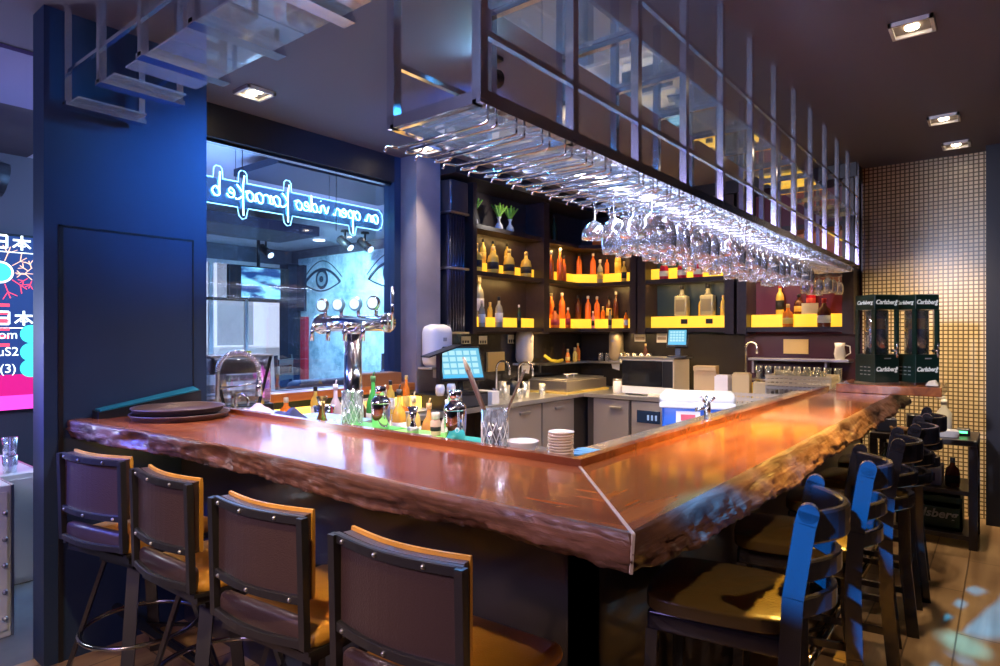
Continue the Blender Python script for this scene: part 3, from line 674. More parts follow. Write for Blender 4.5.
for i, y in enumerate(HY):
    if not (2.15 < y < 4.72 or y > 5.5): continue
    far = y > 5.5
    kind = 'wine' if far or i % 9 in (0, 1, 3, 4, 5, 7) else 'coupe'
    for j in range(4 if not far else 3):
        if far and (i+j) % 2: continue
        if not far and random.random() < .03: continue
        o = bpy.data.objects.new('wine_glass', SM[kind]); COL.objects.link(o)
        o.location = (XL+.035+j*.082+random.uniform(-.005, .005), y+random.uniform(-.003, .003), ZH+.006)
        o.rotation_euler = (random.uniform(-.03, .03), random.uniform(-.03, .03), 0)
        s_ = random.uniform(.96, 1.04); o.scale = (s_, s_, s_)
        if far: tag(o, 'clear wine glass hanging at the far end of the overhead rack, beyond the gap', 'glass', 'wine glasses at the far end of the rack')
        elif i % 9 in (0, 1, 3, 4, 5, 7): tag(o, gl['wine'] + ', in the long rows', 'glass', 'wine glasses in the long rows')
        else: tag(o, gl['coupe'] + ', among the long rows', 'glass', 'wide glasses among the long rows')
        cnt += 1
# ============================================================ LEFT STOOLS (metal frame, leather back)
def metal_stool(label, loc, rz):
    t = thing('bar_stool', label, 'stool', loc, rz, 'leather-backed metal bar stools along the front arm')
    # local: faces +Y (towards the bar); backrest at y=-.20
    MB().box(-.205, .205, -.175, .225, .625, .685, bev=.028).build('seat', tan, t)
    MB().box(-.19, .185, -.205, -.165, .64, .725, bev=.018).build('seat_rear_roll', leather, t)
    MB().box(-.20, .20, -.185, .195, .605, .628).build('seat_frame', steelleg, t)
    fr = MB()
    def arc(z, n=9): return [(-.20+.40*i/(n-1), -.205-.028*math.sin(PI*i/(n-1)), z) for i in range(n)]
    for sx in (-1, 1): fr.bar((sx*.2, -.205, .655), (sx*.2, -.215, 1.01), .022, .022, up=(0, 1, 0))
    for z in (1.0, .785, .667): fr.ribbon(arc(z), .024, .018)
    fr.bar((-.2, -.2, .64), (-.2, .15, .615), .02, .012).bar((.2, -.2, .64), (.2, .15, .615), .02, .012)
    bf = fr.build('back_frame', steelleg, t)
    rv = MB()
    for z, xs in ((1.0, (-.16, -.03, .11)), (.785, (-.16, 0, .16))):
        for x in xs: rv.sphere((x, -.205-.028*math.sin(PI*(x+.2)/.4)-.010, z), .006, n=8)
    rv.build('rivets', steel, bf)
    n = 13; pv = MB()
    arcp = [(-.188+.376*i/(n-1), -.182-.028*math.sin(PI*i/(n-1)), .893) for i in range(n)]
    pv.ribbon(arcp, .235, .04); pv.build('back_pad', leather, t)
    pt = MB().ribbon([(p[0], p[1]+.018, .897) for p in arcp], .245, .014).build('back_pad_facing', tan, t)
    MB().cyl((0, 0, .56), (0, 0, .606), .075, n=24).box(-.11, .11, -.11, .11, .548, .562).build('swivel_plate', steelleg, t)
    for sx in (-1, 1):
        for sy in (-1, 1): MB().bar((sx*.095, sy*.095, .55), (sx*.215, sy*.215, 0), .046, .014, up=(sx, sy, 0)).build('leg', steelleg, t)
    MB().tube([(.225*math.cos(2*PI*i/40), .225*math.sin(2*PI*i/40), .26) for i in range(40)], .010, closed=True, n=10).build('foot_ring', M('dark_steel_ring', (.35, .33, .32), .2, 1), t)
    return t
for (pl, pr, lb) in (((58, 452), (127, 462), 'leather-backed metal bar stool nearest the navy fin wall'), ((130, 467), (196, 486), 'leather-backed metal bar stool second from the navy fin wall'), ((216, 497), (301, 517), 'leather-backed metal bar stool third from the navy fin wall'), ((335, 533), (463, 568), 'large leather-backed metal bar stool nearest the camera')):
    A_ = Vector(P(*pl, z=1.01)); B_ = Vector(P(*pr, z=1.01)); c_ = (A_+B_)/2; d_ = B_-A_
    rz = max(-.12, min(.3, math.atan2(d_.y, d_.x)))
    off = Matrix.Rotation(rz, 3, 'Z') @ Vector((0, .21, 0))
    metal_stool(lb, (c_.x+off.x, c_.y+off.y, 0), rz)
# ============================================================ RIGHT CHAIRS (ladder back bar stools)
espresso = M('espresso_lacquer', (.018, .016, .02), .22, coat=.5)
seatl = M('gold_lit_black_leather', (.12, .078, .022), .24, coat=.5, bump=.15, bscale=160)  # gold light on the dark leather is put into the base colour
def ladder_stool(label, loc, rz):
    t = thing('ladder_back_stool', label, 'stool', loc, rz, 'dark ladder-back bar stools along the side arm')
    # local: seat centre at origin, back towards +X, faces -X
    b_ = bmesh.new(); bmesh.ops.create_cube(b_, size=1)
    bmesh.ops.subdivide_edges(b_, edges=b_.edges[:], cuts=3, use_grid_fill=True)
    vs = []
    for v in b_.verts:
        x, y, z = v.co; r_ = max(abs(x), abs(y))*2
        k = 1-.10*(abs(x*2)**3)*(abs(y*2)**3)
        taper = 1-.08*(x+.5)
        vs.append((x*.43*k, y*.43*k*taper, .705+z*.05+(.018*(1-(2*x)**2)*(1-(2*y)**2) if z > 0 else 0)))
    b_.verts.index_update(); fs = [[v.index for v in f.verts] for f in b_.faces]; b_.free()
    o = MB().add(vs, fs, smooth=True).build('seat', seatl, t)
    md = o.modifiers.new('s', 'SUBSURF'); md.levels = 2; md.render_levels = 2
    MB().box(-.19, .19, -.19, .19, .625, .685, bev=.01).build('seat_frame', espresso, t)
    for sy in (-1, 1):
        p = MB(); pts = [(.235, 0), (.20, .35), (.195, .62), (.205, .8), (.235, 1.0), (.243, 1.03)]
        for (x0, z0), (x1, z1) in zip(pts, pts[1:]): p.bar((x0, sy*.195, z0), (x1, sy*.195, z1+.003), .028, .052, up=(1, 0, 0))
        p.lathe([(.0255, 0), (.0255, .028)], (.243, sy*.195-.014, 1.03), 20, None, False, (0, 1, 0))
        p.build('rear_leg', espresso, t)
        MB().bar((-.175, sy*.175, .63), (-.195, sy*.19, 0), .034, .034, up=(1, 0, 0)).build('front_leg', espresso, t)
        MB().bar((-.185, sy*.185, .22), (.21, sy*.19, .22), .018, .028).build('stretcher', espresso, t)
    MB().bar((-.19, -.18, .30), (-.19, .18, .30), .018, .03).build('stretcher', espresso, t)
    MB().bar((.21, -.18, .30), (.21, .18, .30), .018, .03).build('stretcher', espresso, t)
    for z, h_, xo in ((.985, .085, .234), (.865, .055, .214), (.765, .055, .202)):
        n = 13; pth = [(xo+.095*math.sin(PI*i/(n-1)), -.19+.38*i/(n-1), z) for i in range(n)]
        MB().ribbon(pth, h_, .02).build('back_slat', espresso, t)
    return t
names = ['dark ladder-back bar stool nearest the camera, struck by blue light', 'dark ladder-back bar stool second from the corner of the bar', 'dark ladder-back bar stool third from the corner of the bar', 'dark ladder-back bar stool fourth from the corner, near the bottle table', 'dark ladder-back bar stool farthest along the side arm']
for i, (x, y, rz) in enumerate(((-.675, 1.95, .17), (-.655, 2.67, .22), (-.62, 3.32, .12), (-.60, 3.9, .05), (-.60, 4.42, .08))):
    ladder_stool(names[i], (x, y, 0), rz)
# ============================================================ BACK SHELVES AND BOTTLES
amber = M('amber_liquid', (.85, .22, .02), .12, coat=.5, emit=None); orange = M('orange_bottle', (.9, .20, .03), .25, coat=.4)
gold = M('golden_bottle', (.75, .50, .08), .12, coat=.6); darkg = M('dark_green_bottle', (.015, .04, .02), .08, coat=.5); brownb = M('brown_bottle', (.12, .03, .012), .1, coat=.5)
clearb = M('clear_spirit_bottle', (.42, .39, .25), .08, coat=.6, spec=.8); redb = M('red_liqueur_bottle', (.6, .02, .05), .12, coat=.5); pinkb = M('pink_bottle', (.8, .3, .3), .2)
labw = M('bottle_label_white', (.8, .77, .66), .7); laby = M('bottle_label_yellow', (.8, .55, .1), .7); labk = M('bottle_label_black', (.02, .02, .02), .6); labr = M('bottle_label_red', (.5, .05, .05), .6)
capk = M('cap_black', (.02, .02, .02), .4); capg = M('cap_gold', (.8, .6, .25), .3, .8); capw = M('cap_cream', (.8, .7, .6), .5); capr = M('cap_red_wax', (.6, .03, .03), .4)
PROTO = {}
def bottle_proto(kind, body, lab, cap):
    key = (kind, body.name, lab.name if lab else '', cap.name)
    if key in PROTO: return PROTO[key]
    r = .036
    P_ = {'round': [(0, 0), (.034, 0), (r, .006), (r, .155), (.03, .185), (.014, .215), (.0125, .265)],
          'squat': [(0, 0), (.044, 0), (.047, .008), (.047, .10), (.04, .135), (.018, .155), (.014, .20)],
          'slim': [(0, 0), (.027, 0), (.03, .006), (.03, .17), (.026, .205), (.012, .235), (.0115, .30)],
          'small': [(0, 0), (.024, 0), (.025, .005), (.025, .075), (.018, .1), (.010, .115), (.010, .135)],
          'big': [(0, 0), (.05, 0), (.053, .01), (.053, .16), (.05, .175), (.02, .205), (.017, .25)]}[kind]
    n = 4 if kind == 'big' else 18
    mb = MB()
    if kind == 'big':
        mb.box(-.055, .055, -.04, .04, 0, .175, bev=.012).lathe([(.035, .17), (.018, .195), (.016, .245)], n=16)
    else: mb.lathe(P_, n=n)
    tz = P_[-1][1]; tr = P_[-1][0]
    me = {'body': mb.build('body', body, mesh_only=True)}
    me['cap'] = MB().lathe([(tr+.003, tz-.022), (tr+.003, tz+.012), (tr, tz+.014)], n=14).build('cap', cap, mesh_only=True)
    if lab:
        rr = {'round': r, 'squat': .047, 'slim': .03, 'small': .025, 'big': .058}[kind]+.0008; h0, h1 = {'round': (.045, .13), 'squat': (.03, .085), 'slim': (.05, .14), 'small': (.02, .06), 'big': (.04, .14)}[kind]
        if kind == 'big': me['label_paper'] = MB().box(-.04, .04, -.0408, -.040, h0, h1).box(-.04, .04, .040, .0408, h0, h1).box(.055, .0558, -.03, .03, h0, h1).box(-.0558, -.055, -.03, .03, h0, h1).build('label_paper', lab, mesh_only=True)
        else:
            me['label_paper'] = MB().lathe([(rr-.001, h0), (rr, h0), (rr, h1), (rr-.001, h1)], n=18).build('label_paper', lab, mesh_only=True)
    PROTO[key] = me; return me
def bottle(loc, kind, body, lab, cap, label, cat='bottle', sc=1, rz=0, group=None, name='bottle'):
    t = thing(name, label, cat, loc, rz, group); t.scale = (sc,)*3
    for k, me in bottle_proto(kind, body, lab, cap).items():
        o = bpy.data.objects.new(k, me); COL.objects.link(o); o.parent = t
    return t
cabm = shelfwood
# unit A along the side wall (X=-3.97), unit B the corner, units C and D along the back wall
SHZ = [1.565, 2.075, 2.50]
def shelf_unit_side(name_label, y0, y1):
    t = thing('back_bar_shelf', name_label, 'shelf', (0, 0, 0))
    MB().box(-3.965, -3.95, y0, y1, 1.50, 2.86).build('back_panel', cabm, t)
    for y in (y0, y1-.05): MB().box(-3.95, -3.72, y, y+.05, 1.50, 2.86).build('side_panel', cabm, t)
    for z in SHZ: MB().box(-3.95, -3.74, y0+.05, y1-.05, z-.04, z).build('shelf_board', cabm, t)
    for z in SHZ[:2]: MB().box(-3.948, -3.84, y0+.06, y1-.06, z, z+.095, bev=.003).build('lit_bottle_step', yellowled, t)
    return t
shelf_unit_side('dark open back-bar shelf unit next to the vertical duct, with glowing yellow steps', 4.26, 5.42)
uB = thing('back_bar_shelf', 'dark corner back-bar shelf unit of orange bottles, bent in the middle, with glowing yellow steps', 'shelf', (0, 0, 0))
MB().box(-3.965, -3.95, 5.42, 6.5, 1.5, 2.86).box(-3.95, -3.12, 6.49, 6.51, 1.5, 2.86).build('back_panel', cabm, uB)
MB().box(-3.95, -3.72, 5.42, 5.47, 1.5, 2.86).build('side_panel', cabm, uB); MB().box(-3.17, -3.10, 6.2, 6.49, 1.5, 2.86).build('side_panel', cabm, uB)
for z in SHZ: MB().prism([(-3.95, 5.47), (-3.74, 5.47), (-3.74, 6.08), (-3.58, 6.22), (-3.17, 6.22), (-3.17, 6.49), (-3.95, 6.49)], z-.04, z).build('shelf_board', cabm, uB)
for z in SHZ[:2]: MB().prism([(-3.948, 5.48), (-3.84, 5.48), (-3.84, 6.12), (-3.62, 6.33), (-3.18, 6.33), (-3.18, 6.485), (-3.948, 6.485)], z, z+.105).build('lit_bottle_step', yellowled, uB)
def shelf_unit_back(label, x0, x1, back):
    t = thing('back_bar_shelf', label, 'shelf', (0, 0, 0))
    MB().box(x0, x1, 6.50, 6.515, 1.5, 2.86).build('back_panel', back, t)
    for x in (x0, x1-.09): MB().box(x, x+.09, 6.2, 6.50, 1.5, 2.86).build('side_panel', cabm, t)
    for z in SHZ: MB().box(x0+.09, x1-.09, 6.22, 6.50, z-.045, z).build('shelf_board', cabm, t)
    for z in SHZ[:2]: MB().box(x0+.10, x1-.10, 6.32, 6.495, z, z+.12, bev=.003).build('lit_bottle_step', yellowled, t)
    return t
shelf_unit_back('dark open back-bar shelf unit above the microwave with two matching square bottles', -3.08, -2.06, M('dark_teal_panel', (.02, .04, .05), .4))
shelf_unit_back('dark open back-bar shelf unit with maroon back beside the mosaic wall', -2.03, -1.03, M('maroon_panel', (.10, .008, .02), .35))
# bottles: (unit, shelf, pixel x, depth row, kind, body, label, cap, scale)
side_x = {'f': -3.79, 'b': -3.895}
def row_side(px, y_f, z, *a, **k):
    q = P(px, 330, X=side_x[y_f]); bottle((side_x[y_f], q[1], z+(.095 if y_f == 'b' and z < 2.4 else 0)), *a, rz=PI/2, **k)
def row_back(px, y_f, z, *a, **k):
    yy = {'f': 6.265, 'b': 6.41}[y_f]; q = P(px, 330, Y=yy); bottle((q[0], yy, z+(.12 if y_f == 'b' else 0)), *a, **k)
# unit A, lower shelf
z0, z1, z2 = SHZ
row_side(479, 'b', z0, 'round', clearb, labw, capw, 'tall clear bottle at the left end of the lower duct-side shelf', sc=1.35)
row_side(482, 'f', z0, 'round', clearb, labw, capw, 'clear grey-labelled bottle, front left of the lower duct-side shelf', sc=.9)
row_side(499, 'f', z0, 'round', clearb, labw, capk, 'pale bottle in the middle of the lower shelf beside the duct', sc=1.05)
row_side(490, 'b', z0, 'small', gold, None, capg, 'small gold bottle behind the yellow step of the lower shelf beside the duct')
row_side(519, 'f', z0, 'slim', darkg, labk, capw, 'black-labelled dark bottle at the right of the lower shelf beside the duct', sc=.72)
# unit A, upper shelf: golden bottles in two ranks
for px, row, lb in ((475, 'f', 'leftmost in front'), (492, 'f', 'second from the left in front'), (508, 'f', 'third from the left in front'), (525, 'f', 'rightmost in front'), (482, 'b', 'left in the rear rank'), (492, 'b', 'middle in the rear rank'), (506, 'b', 'right in the rear rank')):
    row_side(px+1, row, z1, 'squat' if row == 'f' else 'round', gold, laby if row == 'b' else labk, capg if row == 'f' else capk, 'golden glass bottle, %s of the upper duct-side shelf' % lb, sc=1.2 if row == 'f' else .85, group=None)
# vases with hyacinth bulbs
gv = glassmat('vase_glass', (.9, .95, .95), .5, (1, 1, 1), .03, .2); green = M('fresh_leaf_green', (.28, .55, .05), .5, emit=None); gtip = M('pale_flower_tip', (.6, .8, .3), .5)
for px, lb in ((474, 'small potted bulb vase half hidden at the left edge of the top shelf'), (499, 'bulbous white vase with fresh green shoots, left one on the top shelf'), (510, 'bulbous white vase with fresh green shoots, right one on the top shelf')):
    q = P(px, 220, X=-3.80); t = thing('bulb_vase', lb, 'vase', (-3.80, q[1], z2))
    MB().lathe([(0, 0), (.034, 0), (.042, .015), (.036, .045), (.014, .075), (.012, .10), (.026, .125), (.024, .125), (.010, .1)], n=18).build('vase', porc, t)
    lf = MB()
    for i in range(9):
        a_ = 2*PI*i/9; s_ = .05+.02*(i % 2)
        lf.tube([(0, 0, .10), (.3*s_*math.cos(a_), .3*s_*math.sin(a_), .15), (s_*math.cos(a_)*1.1, s_*math.sin(a_)*1.1, .21+.02*(i % 3))], .008, n=6)
    for i in range(5):
        a_ = 1+2*PI*i/5; lf.tube([(0, 0, .12), (.02*math.cos(a_), .02*math.sin(a_), .235)], .007, n=6)
    lf.build('shoots', green, t)
# unit B, lower shelf
def rowB(px, row, z, *a, **k):
    if px < 583:
        X = {'f': -3.79, 'b': -3.895}[row]; q = P(px, 330, X=X); q = (X, min(q[1], 6.1 if row == 'f' else 6.4))
    else:
        Y = {'f': 6.27, 'b': 6.44}[row]; q = P(px, 330, Y=Y)
    bottle((q[0], q[1], z+(.105 if row == 'b' and z < 2.4 else 0)), *a, **k)
for px, row, kind, body, lab, cap, sc, lb in (
    (551, 'b', 'round', orange, None, capw, 1.0, 'orange bottle in the rear at the left end of the lower corner shelf'),
    (555, 'f', 'squat', orange, labr, capk, 1.05, 'orange squat bottle in front at the left of the lower corner shelf'),
    (562, 'b', 'round', orange, None, capw, 1.05, 'orange bottle in the rear, second from the left of the lower corner shelf'),
    (568, 'f', 'round', orange, labr, capw, .82, 'orange bottle with a round dark label on the lower corner shelf'),
    (578, 'b', 'round', brownb, None, capk, 1.0, 'dark brown bottle at the bend of the lower corner shelf'),
    (588, 'b', 'round', orange, None, capw, 1.0, 'bright orange bottle just right of the bend on the lower corner shelf'),
    (593, 'f', 'slim', pinkb, labk, capw, .62, 'small pink-topped bottle in front on the lower corner shelf'),
    (597, 'b', 'round', orange, None, capw, .96, 'orange bottle right of the small pink-topped one on the lower corner shelf'),
    (603, 'b', 'small', amber, None, capg, 1.0, 'small amber bottle on the lower corner shelf'),
    (609, 'b', 'round', brownb, laby, capk, .95, 'brown bottle with yellow label on the lower corner shelf'),
    (610, 'f', 'slim', clearb, labk, capk, .68, 'small clear bottle with dark label in front on the lower corner shelf'),
    (616, 'b', 'slim', brownb, None, capw, 1.0, 'tallest slim brown bottle on the lower corner shelf'),
    (626, 'f', 'round', amber, labw, capk, .7, 'small labelled amber bottle at the right end of the lower corner shelf')):
    rowB(px, row, z0, kind, body, lab, cap, lb, sc=sc)
for px, row, kind, body, lab, cap, sc, lb in (
    (551, 'f', 'slim', orange, None, capw, 1.0, 'slim orange bottle at the left end of the upper corner shelf'),
    (560, 'f', 'slim', orange, None, capw, 1.15, 'tallest orange bottle on the upper corner shelf'),
    (564, 'f', 'slim', orange, None, capk, .9, 'orange bottle just right of the tallest on the upper corner shelf'),
    (579, 'b', 'round', orange, None, capk, .95, 'dim orange bottle behind the bend of the upper corner shelf'),
    (593, 'b', 'round', orange, None, capw, .95, 'orange bottle right of the bend of the upper corner shelf'),
    (600, 'f', 'round', clearb, laby, capw, .95, 'gold-labelled bottle in front on the upper corner shelf'),
    (607, 'b', 'round', orange, None, capk, .72, 'short orange bottle on the upper corner shelf'),
    (618, 'b', 'round', gold, laby, capg, 1.02, 'golden bottle in the rear at the right of the upper corner shelf'),
    (624, 'f', 'round', gold, labk, capg, .8, 'golden bottle in front at the right end of the upper corner shelf')):
    rowB(px, row, z1, kind, body, lab, cap, lb, sc=sc)
rowB(554, 'b', z2, 'slim', darkg, None, capk, 'dark bottle in the gloom at the left of the top corner shelf', sc=1.0)
rowB(598, 'f', z2, 'big', orange, None, capk, 'large orange bottle on the top corner shelf, next to the hanging glasses', sc=1.0)
# unit C
row_back(682, 'b', z0+.0, 'big', clearb, M('grey_gold_label', (.25, .21, .12), .5), capk, 'left of the two matching square bottles above the microwave', sc=1.25)
row_back(708, 'b', z0, 'big', clearb, MATS['grey_gold_label'], capk, 'right of the two matching square bottles above the microwave', sc=1.25)
row_back(701, 'b', z0, 'round', gold, None, capg, 'amber bottle just left of the right square bottle above the microwave', sc=.75)
row_back(723, 'b', z0, 'round', gold, None, capg, 'slim golden bottle at the right end of the shelf above the microwave', sc=.75)
for px, lb in ((664, 'left'), (682, 'middle'), (698, 'right')):
    row_back(px, 'f', z1, 'squat', redb, labw, capr, 'red-topped squat bottle, %s of three on the shelf behind the hanging glasses' % lb)
for xx in (684, 709):
    q = P(xx, 325, Y=6.31); tag(MB().box(q[0]-.035, q[0]+.035, 6.312, 6.3195, z0+.04, z0+.09).build('shelf_tag', labk), 'small black tag on the glowing step under the %s square bottle' % ('left' if xx == 684 else 'right'), 'tag')
# unit D
for px, row, kind, body, lab, cap, sc, lb in (
    (780, 'b', 'round', gold, labk, capr, 1.05, 'amber bottle at the left of the shelf with the maroon back'),
    (788, 'f', 'squat', amber, laby, capg, 1.0, 'short amber bottle standing in front of the maroon-backed shelf step'),
    (799, 'b', 'squat', brownb, laby, capk, .9, 'low brown bottle in the middle of the maroon-backed shelf'),
    (811, 'b', 'round', redb, labr, capr, 1.15, 'red bottle behind the cream card on the maroon-backed shelf'),
    (824, 'f', 'squat', brownb, labw, capr, 1.2, 'whiskey-type squat bottle with long red cap and white label')):
    row_back(px, row, z0, kind, body, lab, cap, lb, sc=sc)
q = P(810, 315, Y=6.34)
tag(MB().box(q[0]-.07, q[0]+.07, 6.328, 6.343, z0+.12, z0+.22).build('price_card', cream), 'cream card standing on the maroon-backed shelf', 'card')
q = P(798, 335, Y=6.5)
MBc = MB().box(q[0]-.13, q[0]+.09, 6.495, 6.515, 1.31, 1.45).build('notice_board', M('tan_board', (.62, .42, .16), .6)); tag(MBc, 'tan notice board on the maroon wall below the right-hand shelf', 'board')
# under-shelf backsplash
struct(MB().box(-3.968, -3.955, 4.05, 6.5, .9, 1.5).box(-3.955, -2.05, 6.495, 6.515, .9, 1.5).build('wall_backsplash', M('dark_gloss_backsplash', (.03, .024, .018), .2, coat=.4)))
# vertical duct pipes next to the pillar
du = thing('vertical_duct', 'dark metal vertical duct casing with ribbed bands between grey pillar and shelves', 'duct', (-3.835, 4.05, 0))
MB().box(-.12, .11, -.10, .10, 1.5, 2.55, bev=.03).build('casing', M('ribbed_dark_metal', (.05, .055, .09), .25, .8), du)
for i in range(6): MB().cyl((.112, -.085+.034*i, 1.5), (.112, -.085+.034*i, 2.55), .012).build('rib_pipe', MATS['ribbed_dark_metal'], du)
MB().box(-.128, .145, -.115, .115, 2.55, 2.83, bev=.02).build('top_hood', M('smoked_metal', (.1, .1, .12), .3, .7), du)
for z in (1.5, 2.06, 2.54): MB().box(-.128, .15, -.12, .12, z, z+.018, bev=.004).build('band', steel, du)
# added area lights under the shelf boards, brightening the bottles
def strip(loc, target, sx, sy, e=2.2): return area(loc, target, e*.6, (1, .62, .2), sx, sy)
for zz in (SHZ[1]-.05, SHZ[2]-.05):
    strip((-3.76, 4.84, zz), (-3.92, 4.84, zz-.4), .9, .02); strip((-3.76, 5.8, zz), (-3.92, 5.8, zz-.4), .6, .02)
    strip((-3.4, 6.24, zz), (-3.4, 6.42, zz-.4), .45, .02, 1.6); strip((-2.57, 6.24, zz), (-2.57, 6.42, zz-.4), .8, .02, 2); strip((-1.53, 6.24, zz), (-1.53, 6.42, zz-.4), .8, .02, 2)
spot((-3.3, 5.0, 2.7), (-3.85, 4.6, 2.6), 8, (1, .9, .8), 50)
area((-2.6, 6.30, 1.49), (-2.6, 6.30, 0), 2, (1, .66, .3), 1.6, .04); area((-3.82, 5.3, 1.49), (-3.75, 5.3, 0), 6, (1, .66, .3), .04, 1.8); area((-1.5, 6.30, 1.49), (-1.5, 6.30, 0), 1, (1, .7, .4), .8, .04)
# ============================================================ WORK COUNTERS
CZ = .90
lc = thing('side_work_counter', 'steel-topped work counter along the side wall with open bays and cupboard doors', 'counter', (0, 0, 0))
MB().box(-3.77, -3.36, 1.72, 4.24, CZ-.04, CZ, bev=.004).box(-3.955, -3.77, 1.72, 3.60, CZ-.04, CZ, bev=.004).box(-3.955, -3.36, 4.24, 6.49, CZ-.04, CZ, bev=.004).build('worktop', steeld, lc)
MB().box(-3.95, -3.42, 4.3, 6.48, .1, CZ-.04).box(-3.77, -3.74, 1.72, 4.3, .1, CZ-.04).box(-3.77, -3.42, 1.72, 1.76, 0, CZ-.04).box(-3.77, -3.42, 3.0, 3.04, 0, CZ-.04).box(-3.77, -3.42, 1.76, 4.3, .08, .12).build('carcass', M('dark_carcass', (.05, .04, .035), .5), lc)
doorst = M('steel_door', (.50, .46, .43), .38, .75, bump=.02, bscale=100)
for i, y in enumerate((4.31, 4.88)):
    d_ = MB().box(-3.42, -3.395, y, y+.55, .12, CZ-.05, bev=.004).build('cupboard_door', doorst, lc)
    MB().box(-3.395, -3.375, y+.2, y+.36, CZ-.13, CZ-.105, bev=.006).build('handle', steel, d_)
bc = thing('back_work_counter', 'steel work counter along the back wall below the microwave, with cupboard doors', 'counter', (0, 0, 0))
YF = 5.56
MB().box(-3.36, -1.02, YF, 6.49, CZ-.04, CZ, bev=.004).build('worktop', steeld, bc)
MB().box(-3.34, -1.02, YF+.05, 6.48, .1, CZ-.04).box(-3.3, -1.05, YF+.1, 6.4, 0, .1).build('carcass', MATS['dark_carcass'], bc)
for x0, x1 in ((-3.26, -2.87), (-2.42, -2.0), (-1.98, -1.5), (-1.48, -1.04)):
    d_ = MB().box(x0, x1, YF+.025, YF+.05, .12, CZ-.05, bev=.004).build('cupboard_door', doorst, bc)
    MB().box(x1-.2, x1-.06, YF+.0, YF+.025, CZ-.14, CZ-.115, bev=.006).build('handle', steel, d_)
ice = thing('undercounter_fridge', 'stainless undercounter fridge with a dark oval control panel', 'fridge', (-2.64, YF+.01, .12))
MB().box(-.19, .19, 0, .038, 0, .73, bev=.005).build('door', doorst, ice)
MB().box(-.13, .11, -.012, 0, .53, .65, bev=.05).build('control_panel', M('control_panel_blue', (.015, .03, .07), .2), ice)
for k in range(3): MB().box(-.02+.04*k, 0+.04*k, -.014, -.012, .56, .61).build('display_digit', M('panel_light', (.3, .5, .8), .5, emit=(.3, .6, 1), es=.03), ice)
# low bench behind the side arm, holding the cooler and crates
lb_ = thing('low_steel_bench', 'low steel bench inside the bar behind the side arm', 'bench', (0, 0, 0))
MB().box(-1.9, -1.22, 3.3, 5.3, .70, .73, bev=.004).build('worktop', steeld, lb_)
for x in (-1.86, -1.26):
    for y in (3.34, 4.3, 5.26): MB().box(x-.02, x+.02, y-.02, y+.02, 0, .70).build('leg', steel, lb_)
# cooler
ck = thing('cooler_box', 'blue and white plastic cooler box inside the bar', 'cooler', (-1.60, 4.10, .73), .35)
MB().box(-.22, .22, -.15, .15, 0, .31, bev=.02).build('body', M('cooler_blue', (.02, .13, .62), .35), ck)
MB().box(-.235, .235, -.165, .165, .31, .385, bev=.03).build('lid', M('cooler_white', (.78, .82, .85), .35), ck)
MB().box(-.235, .235, -.17, -.152, .29, .33, bev=.008).build('lid_rim', MATS['cooler_white'], ck)
lg = MB().box(-.13, .02, -.156, -.150, .19, .27).build('badge', M('badge_white', (.85, .85, .85), .4), ck)
MB().box(-.10, -.01, -.158, -.156, .21, .25).build('badge_mark', M('badge_red', (.6, .1, .15), .4), lg)
MB().tube([(.225, -.1, .24), (.26, -.1, .26), (.26, .1, .26), (.225, .1, .24)], .01).build('handle', MATS['cooler_white'], ck)
# microwave
mw = thing('microwave_oven', 'cream and black microwave oven on the back counter', 'microwave', (-2.72, 5.85, CZ), .0)
MB().box(-.27, .27, -.17, .22, .01, .36, bev=.008).build('body', M('microwave_cream', (.78, .68, .5), .35), mw)
dr = MB().box(-.265, .16, -.185, -.17, .09, .34, bev=.004).build('door', M('microwave_black_glass', (.01, .01, .012), .08), mw)
MB().box(.165, .265, -.185, -.17, .09, .34, bev=.003).build('control_panel', black, mw)
MB().box(-.265, .265, -.19, -.17, .015, .085, bev=.006).build('lower_bezel', white, mw)
MB().box(-.29, .29, -.19, .24, .36, .372).build('top_plate', steel, mw)
for x in (-.22, .22): MB().box(x-.02, x+.02, -.15, .2, 0, .012).build('foot', black, mw)
q = P(655, 392, Y=5.62)
cr = thing('card_terminal_tray', 'cream flat tray on the counter edge in front of the microwave', 'tray', (-2.50, 5.60, CZ), .15)
MB().box(-.16, .12, -.03, .03, 0, .02, bev=.004).box(-.15, .11, -.025, .025, .02, .032, bev=.004).build('tray_body', M('cream_plastic', (.75, .68, .52), .4), cr)
# second screen on top of microwave and things behind
def pos(label, loc, rz, w_, h_, tilt, roll=0):
    t = thing('order_screen', label, 'screen', loc, rz)
    T = Matrix.Translation((0, 0, .10)) @ Matrix.Rotation(roll, 4, 'Y') @ Matrix.Rotation(tilt, 4, 'X')
    mb = MB(); mb.T = T; mb.box(-w_/2, w_/2, -.012, .018, 0, h_, bev=.006); mb.build('casing', black, t)
    mb = MB(); mb.T = T; mb.box(-w_/2+.015, w_/2-.015, -.0135, -.012, .02, h_-.02); sc_ = mb.build('display', M('pos_display', (0, 0, 0), .3, emit=(.12, .42, .6), es=.7), t)
    g_ = MB(); g_.T = T
    for i in range(5):
        for j in range(4): g_.box(-w_/2+.03+i*(w_-.06)/5, -w_/2+.03+(i+.8)*(w_-.06)/5, -.0142, -.0135, .055+j*(h_-.08)/4, .055+(j+.7)*(h_-.08)/4)
    g_.build('display_buttons', M('pos_button', (0, 0, 0), .3, emit=(.4, .7, .8), es=.7), sc_)
    g_ = MB(); g_.T = T; g_.box(-w_/2+.015, w_/2-.015, -.0142, -.0135, .02, .045); g_.build('display_footer', M('pos_blue', (0, 0, 0), .3, emit=(.05, .35, .65), es=.9), sc_)
    MB().bar((0, .07, 0), (0, .10, .10+h_*.3), .05, .02).box(-.09, .09, -.05, .12, 0, .015, bev=.004).build('stand', black, t)
    return t
